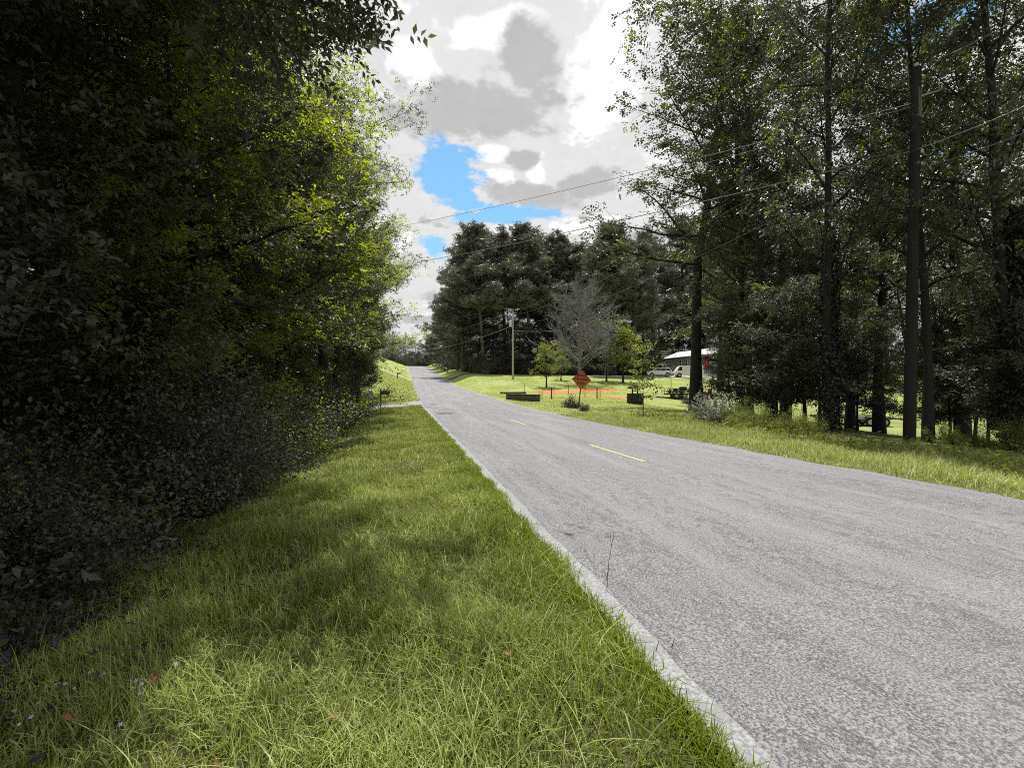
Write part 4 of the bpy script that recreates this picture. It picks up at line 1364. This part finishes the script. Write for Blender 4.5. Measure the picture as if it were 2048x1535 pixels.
suv = [(-2.35, .35), (-2.4, .95), (-1.35, 1.12), (-.75, 1.72), (1.9, 1.74), (2.3, 1.1), (2.35, .4)]
suvg = [[(-1.15, 1.15), (-.68, 1.62), (.15, 1.64), (.15, 1.15)], [(.25, 1.15), (.25, 1.64), (1.1, 1.64), (1.1, 1.15)], [(1.2, 1.15), (1.2, 1.62), (1.8, 1.6), (2.05, 1.15)]]
van = [(-2.75, .4), (-2.78, 1.0), (-2.35, 1.22), (-1.75, 2.05), (-1.4, 2.18), (2.6, 2.2), (2.75, 2.0), (2.78, .4)]
vang = [[(-2.1, 1.25), (-1.66, 1.95), (-1.25, 1.95), (-1.25, 1.25)], [(.3, 1.3), (.3, 1.95), (2.2, 1.95), (2.2, 1.3)]]
l_, t_ = on(1327, 753)
vehicle('sport_utility_car', 'white sport utility car parked left of the white van', suv, suvg, 4.7, 1.8, .37, (-1.5, 1.45), (l_[0] - .4, l_[1] + 1, l_[2]), -.32, M_carw, 'car')
l_, t_ = on(1369, 754)
vehicle('van', 'white van half hidden by the thick dark trunk', van, vang, 5.5, 1.95, .38, (-1.75, 1.75), (l_[0] + .9, l_[1] + .4, l_[2]), -.32, M_carw, 'van')
l_, t_ = on(1297, 750)
vehicle('parked_car', 'dark car with pale roof behind the sapling leaves', suv, suvg, 4.7, 1.8, .36, (-1.5, 1.45), (l_[0] - 1.2, l_[1] + 2.2, l_[2]), -.30, M_card, 'car')

# house -------------------------------------------------------------------
xa, ya = at(1333, 108); xb, yb = at(1446, 88)
ang = math.atan2(yb - ya, xb - xa); LH = math.hypot(xb - xa, yb - ya)
zb = min(G(xa, ya), G(xb, yb)) - .1
hs = empty('house', (xa, ya, zb), ang); tag(hs, 'long grey single storey house with white metal roof and red panel', 'house')
HE = HC + (767 - 716) / F * 106 - zb
MB().box((LH / 2, 3.0, .55), (LH - .04, 6.0, 1.1)).obj('skirting', M_skirt, hs)
wallo = MB().box((LH / 2, 3.0, (1.1 + HE) / 2), (LH, 6.1, HE - 1.1)).obj('wall', M_siding, hs)
nb = 12
for k in range(nb):
    zz = 1.12 + (HE - 1.15) * k / nb
    MB().box((LH / 2, -.065, zz + (HE - 1.15) / nb / 2), (LH, .03, (HE - 1.15) / nb - .015), (R(4), 0, 0)).obj('siding_board', M_siding, wallo)
MB().add([(-.5, -.6, HE - .02), (LH + .5, -.6, HE - .02), (LH + .5, 3.05, HE + 1.5), (-.5, 3.05, HE + 1.5), (-.5, 6.7, HE - .02), (LH + .5, 6.7, HE - .02),
          (-.5, -.6, HE + .10), (LH + .5, -.6, HE + .10), (LH + .5, 3.05, HE + 1.62), (-.5, 3.05, HE + 1.62), (-.5, 6.7, HE + .10), (LH + .5, 6.7, HE + .10)],
         [(0, 3, 2, 1), (3, 4, 5, 2), (6, 7, 8, 9), (9, 8, 11, 10), (0, 1, 7, 6), (4, 10, 11, 5), (0, 6, 9, 3), (3, 9, 10, 4), (1, 2, 8, 7), (2, 5, 11, 8)]).obj('roof', M_roof, hs)
for fx_ in (.10, .30, .42):
    wn = MB().box((LH * fx_, -.12, HE - 1.25), (.62, .08, 1.5)).obj('window', M_white, hs, .01)
    for zz in (-.36, .36):
        MB().box((LH * fx_, -.165, HE - 1.25 + zz), (.44, .02, .62)).obj('pane', M_glass, wn)
MB().box((LH * .745, -.13, HE - 1.5), (1.5, .06, 2.1)).obj('red_panel', M_red, hs, .02)
MB().box((LH * .86, -.12, HE - 1.3), (.8, .08, 1.5)).obj('window', M_white, hs, .01)
MB().box((LH * .77, -1.0, .5), (3.2, 1.8, 1.0)).obj('porch_step', M_skirt, hs, .02)

# white picket fence glimpsed between the trunks
fa = at(1452, 66); fb = at(1636, 58)
pf = empty('picket_fence', (fa[0], fa[1], 0), math.atan2(fb[1] - fa[1], fb[0] - fa[0])); tag(pf, 'white picket fence glimpsed between the dark trunks', 'fence')
LF = math.hypot(fb[0] - fa[0], fb[1] - fa[1]); m = MB(); k = 0; x = 0
while x < LF:
    u = x / LF; gx_, gy_ = fa[0] + (fb[0] - fa[0]) * u, fa[1] + (fb[1] - fa[1]) * u
    g0 = G(gx_, gy_)
    m.box((x, 0, g0 + .85), (.13, .03, 1.6)); x += .19
pk_ = m.obj('pickets', M_white, pf); pk_['kind'] = 'stuff'
for hz in (.4, 1.3):
    MB().add([(0, .02, G(*fa) + hz), (LF, .02, G(*fb) + hz), (LF, .02, G(*fb) + hz + .1), (0, .02, G(*fa) + hz + .1), (0, .06, G(*fa) + hz), (LF, .06, G(*fb) + hz), (LF, .06, G(*fb) + hz + .1), (0, .06, G(*fa) + hz + .1)],
             [(0, 1, 2, 3), (4, 7, 6, 5), (3, 2, 6, 7), (0, 4, 5, 1), (0, 3, 7, 4), (1, 5, 6, 2)]).obj('rail', M_white, pf)

# grey shed behind the trees at right
x, y = at(1915, 50)
sh_ = empty('shed', (x, y, G(x, y)), -.5); tag(sh_, 'grey metal shed half hidden behind the right hand trees', 'shed')
MB().box((0, 0, 1.1), (4.5, 3.5, 2.2)).obj('wall', M_tin, sh_)
MB().prism([(-2.5, 2.2), (0, 3.1), (2.5, 2.2), (2.5, 2.3), (0, 3.22), (-2.5, 2.3)], -1.9, 1.9).obj('roof', M_tin, sh_)
MB().box((-.6, -1.78, .95), (1.0, .04, 1.9)).obj('door', M_wood, sh_, .01)
x, y = at(2044, 36)
bar = MB().tube([(0, 0, 0), (0, 0, .05), (0, 0, .45), (0, 0, .9), (0, 0, .92)], [.27, .29, .31, .29, .26], 16).obj('barrel', M_teal, None, loc=(x, y, HC - 40 / F * 36 - .5)); tag(bar, 'teal plastic barrel at the far right edge behind the trunks', 'barrel')
stn = MB().box((0, 0, .4), (1.2, 1.2, .8)).box((0, 0, .0), (1.5, 1.5, .1)).obj('stand', M_wood, bar, loc=(0, 0, -.82))


# trailers -----------------------------------------------------------------
l_, t_ = on(1356, 796)
u = t_ / F
tr1 = empty('utility_trailer', (l_[0], l_[1], l_[2] - .07), -.36); tag(tr1, 'black open utility trailer with lowered ramp on the lawn', 'trailer')
Lt, Wt, dk = 3.6, 1.6, .48
MB().box((.2, 0, dk), (Lt, Wt, .10)).obj('deck', M_black, tr1, .008)
for k in range(9):
    MB().box((.2, -Wt / 2 + (k + .5) * Wt / 9, dk + .065), (Lt * .99, Wt / 9 - .015, .03)).obj('deck_plank', M_wood, tr1)
for sy in (-1, 1):
    for hz in (.32, .62):
        MB().tube([(.2 - Lt / 2, sy * Wt / 2, dk + hz), (.2 + Lt / 2, sy * Wt / 2, dk + hz)], .026, 5).obj('rail', M_black, tr1)
    for k in range(7):
        xk = .2 - Lt / 2 + Lt * k / 6
        MB().box((xk, sy * Wt / 2, dk + .31), (.045, .045, .62)).obj('stake', M_black, tr1)
    wheel(tr1, .5, sy * (Wt / 2 + .14), .31); wheel(tr1, -.35, sy * (Wt / 2 + .14), .31)
    MB().box((.08, sy * (Wt / 2 + .14), .68), (1.7, .26, .04)).obj('mudguard', M_black, tr1, .01)
MB().box((.2 - Lt / 2 - .65, 0, dk * .55), (1.4, Wt * .95, .05), (0, -math.atan2(dk * .9, 1.3), 0)).obj('ramp', M_metal, tr1)
MB().tube([(.2 + Lt / 2, -.5, dk), (.2 + Lt / 2 + 1.2, 0, dk - .02)], .05, 6).tube([(.2 + Lt / 2, .5, dk), (.2 + Lt / 2 + 1.2, 0, dk - .02)], .05, 6).obj('tongue', M_black, tr1)


def mower(loc, rz, body, label, s=1.0):
    r = empty('riding_mower', loc, rz, s); tag(r, label, 'mower', 'riding mowers')
    MB().prism([(-.75, .3), (-.8, .62), (-.6, .74), (-.05, .72), (.0, .38), (.7, .38), (.72, .3)], -.26, .26).obj('hood', body, r, .03)
    MB().box((-.2, 0, .2), (.8, .95, .12)).obj('cutting_deck', M_black, r, .03)
    MB().box((.35, 0, .55), (.42, .46, .12)).box((.58, 0, .78), (.1, .44, .42), (0, .18, 0)).obj('seat', M_seat, r, .03)
    MB().tube([(-.05, 0, .7), (.12, 0, .95)], .02, 6).tube([(.12 + .03 * math.cos(a), .17 * math.sin(a), .95 + .16 * math.cos(a) * .6) for a in np.linspace(0, 6.28, 13)], .016, 5).obj('steering_wheel', M_black, r)
    for sy in (-1, 1):
        wheel(r, -.55, sy * .36, .18, .14); wheel(r, .48, sy * .40, .25, .2)
    return r


c, s_ = math.cos(-.36), math.sin(-.36)
mower((l_[0] + c * .9, l_[1] + s_ * .9, l_[2] - .07 + dk + .09), -.3, M_black, 'black riding mower standing on the black trailer')
mower((l_[0] - c * .55, l_[1] - s_ * .55, l_[2] - .07 + dk + .09), 2.7, M_card, 'dark low mower at the ramp end of the black trailer', .7)
l2, t2_ = on(1411, 797)
mower((l2[0], l2[1], l2[2] - .07), .2, M_red, 'red riding mower right of the thick trunk on the lawn', 1.15)

l_, t_ = on(1746, 850)
tr2 = empty('flatbed_trailer', (l_[0], l_[1], l_[2] - .07), -.62); tag(tr2, 'tandem axle flatbed trailer glimpsed under the right grove', 'trailer')
MB().box((-1.6, 0, .62), (5.0, 1.9, .14)).obj('deck', M_wood, tr2, .01)
for sy in (-1, 1):
    MB().box((-1.6, sy * 1.0, .62), (5.0, .06, .2)).obj('side_rail', M_trafo, tr2)
    wheel(tr2, -.44, sy * 1.12, .34, .22); wheel(tr2, .44, sy * 1.12, .34, .22)
    MB().prism([(-.85, .6), (-.75, .8), (.75, .8), (.85, .6), (.8, .6), (.7, .76), (-.7, .76), (-.8, .6)], sy * 1.12 - .14, sy * 1.12 + .14).obj('mudguard', M_black, tr2)
MB().tube([(.9, -.6, .6), (2.9, 0, .5)], .06, 6).tube([(.9, .6, .6), (2.9, 0, .5)], .06, 6).obj('tongue', M_black, tr2)
MB().tube([(2.6, 0, .05), (2.6, 0, 1.0)], .035, 6).obj('jack', M_black, tr2)

# ------------------------------------------------------------------ small things in the near grass
def stalk(px, py, pts_px, label):
    hx, hy, ht = hit(px, py)
    r = []
    for (qx, qy) in pts_px:
        r.append(pt(qx, qy, ht))
    mb = MB().tube(r, list(np.linspace(.0035, .002, len(r))), 4)
    return mb, ht


hx, hy, ht = hit(1213, 1185)
mb = MB().tube([pt(1213, 1185, ht), pt(1218, 1120, ht), pt(1228, 1062, ht)], [.003, .0025, .0015], 4)
mb.tube([pt(1222, 1090, ht), pt(1221, 1065, ht)], .0015, 4).tube([pt(1222, 1090, ht), pt(1231, 1064, ht + .01)], .0015, 4).tube([pt(1216, 1140, ht), pt(1212, 1160, ht)], .002, 4)
o = mb.obj('grass_stalk', M_dry); tag(o, 'tall dark seed stalk standing against the road edge', 'stalk', 'seed stalks')
for (px, py, qx, qy, lab) in ((1158, 1150, 1165, 1128, 'short dark stalk at the road edge left of the tall one'), (1310, 1310, 1318, 1280, 'short dark stalk at the road edge low down'), (1342, 1300, 1350, 1275, 'single stalk leaning over the pale road edge')):
    hx, hy, ht = hit(px, py)
    o = MB().tube([pt(px, py, ht), pt((px + qx) / 2 - 1, (py + qy) / 2, ht), pt(qx, qy, ht)], [.003, .0025, .0015], 4).obj('grass_stalk', M_dry); tag(o, lab, 'stalk', 'seed stalks')

fm = MB()
for k in range(6):
    a = k * math.pi / 3
    fm.add([(0, 0, 0), (math.cos(a - .35) * .009, math.sin(a - .35) * .009, .004), (math.cos(a) * .017, math.sin(a) * .017, .002), (math.cos(a + .35) * .009, math.sin(a + .35) * .009, .004)], [(0, 1, 2, 3)])
petals = fm.mesh('petals', M_lilac)
stem_me = MB().tube([(0, 0, -.22), (.005, 0, -.1), (0, 0, 0)], .0015, 4).mesh('stem', M_dry)
eye_me = MB().tube([(0, 0, 0), (0, 0, .005)], [.005, .002], 6).mesh('eye', M_yellow)
for fk, (px, py) in enumerate(sorted(((28, 1420), (38, 1447), (62, 1432), (76, 1405), (112, 1367), (130, 1366), (148, 1375), (180, 1343), (208, 1345), (245, 1308), (272, 1360), (283, 1366), (241, 1447), (352, 1326), (280, 1385)))):
    hx, hy, ht = hit(px, py + 40)
    p = pt(px, py, ht * .97)
    r = empty('wildflower', p); tag(r, ORD(fk) + ' pale lilac flower from the left edge in the lower left grass', 'flower', 'lilac wildflowers')
    link('petals', petals, r, rot=(rnd.uniform(.3, .8), rnd.uniform(-.3, .3), rnd.uniform(0, 1)), sc=rnd.uniform(.55, .85)); link('stem', stem_me, r); link('eye', eye_me, r)
# fallen leaves
lm = MB(); lo = [(0, -.03), (.012, -.012), (.026, -.006), (.015, .006), (.018, .02), (.006, .015), (0, .034), (-.006, .015), (-.018, .02), (-.015, .006), (-.026, -.006), (-.012, -.012)]
lm.add([(x, y, .004 * math.sin(k * 2.1)) for k, (x, y) in enumerate(lo)], [tuple(range(12))])
dead = lm.mesh('dead_leaf', M_deadleaf)
for (px, py, lab) in ((134, 1431, 'largest orange fallen leaf, at the lower left corner'), (307, 1354, 'orange fallen leaf on the sunlit grass below the shade'), (667, 1432, 'dull orange fallen leaf low in the middle of the grass'), (433, 1526, 'orange fallen leaf at the bottom edge'), (1014, 1304, 'small orange fallen leaf halfway to the road')):
    hx, hy, ht = hit(px, py)
    p = pt(px, py, ht * .93)
    o = link('fallen_leaf', dead, None, p, (rnd.uniform(-.5, .5) + .5, rnd.uniform(-.4, .4), rnd.uniform(0, 6))); tag(o, lab, 'leaf', 'orange fallen leaves')

# big sunlit leaves of a vine in front of the dark left wood
vl = []
for k in range(11):
    a = k / 11 * 2 * math.pi
    rr = .075 * (1.0 if k % 2 == 0 else .55)
    vl.append((math.sin(a) * rr, math.cos(a) * rr + .05, .006 * math.cos(a * 3)))
mlf = bpy.data.meshes.new('leaf')
mlf.from_pydata([(0, .05, .012)] + vl, [], [(0, 1 + k, 1 + (k + 1) % 11) for k in range(11)])
mlf.materials.append(M_leafsun)
vx, vy = -3.3, 3.4
vine = empty('vine', (-3.2, 4.6, G(-3.2, 4.6))); tag(vine, 'climbing vine with large bright leaves before the dark left wood', 'vine')
vp = [Vector((-3.3, 4.6, 0))]
spots = [(88, 556), (60, 565), (47, 638), (180, 646), (192, 652), (215, 676), (228, 683), (210, 700), (187, 694), (272, 628), (290, 640), (325, 633), (345, 655), (372, 672), (368, 700), (340, 712), (220, 790), (86, 985), (250, 655)]
pts_ = []
for (px, py) in spots:
    d = dirpx(px, py); t_ = -2.95 / d.x
    t_ = min(t_, 6.0)
    p = Vector((d.x * t_, d.y * t_, HC + d.z * t_)); pts_.append(p)
    link('leaf', mlf, vine, p - vine.location, (rnd.uniform(.5, 1.2), rnd.uniform(-.6, .6), rnd.uniform(-1.5, 1.5)), rnd.uniform(.5, .85))
for p in pts_:
    q = p - vine.location
    MB().tube([q, q + Vector((-.03, .05, -.04)), q + Vector((-.12, .12, -.16))], [.002, .0025, .003], 4).obj('stem', M_dry, vine)

print('tris', sum(len(m.loops) - 2 * len(m.polygons) for m in bpy.data.meshes), 'objs', len(bpy.data.objects))
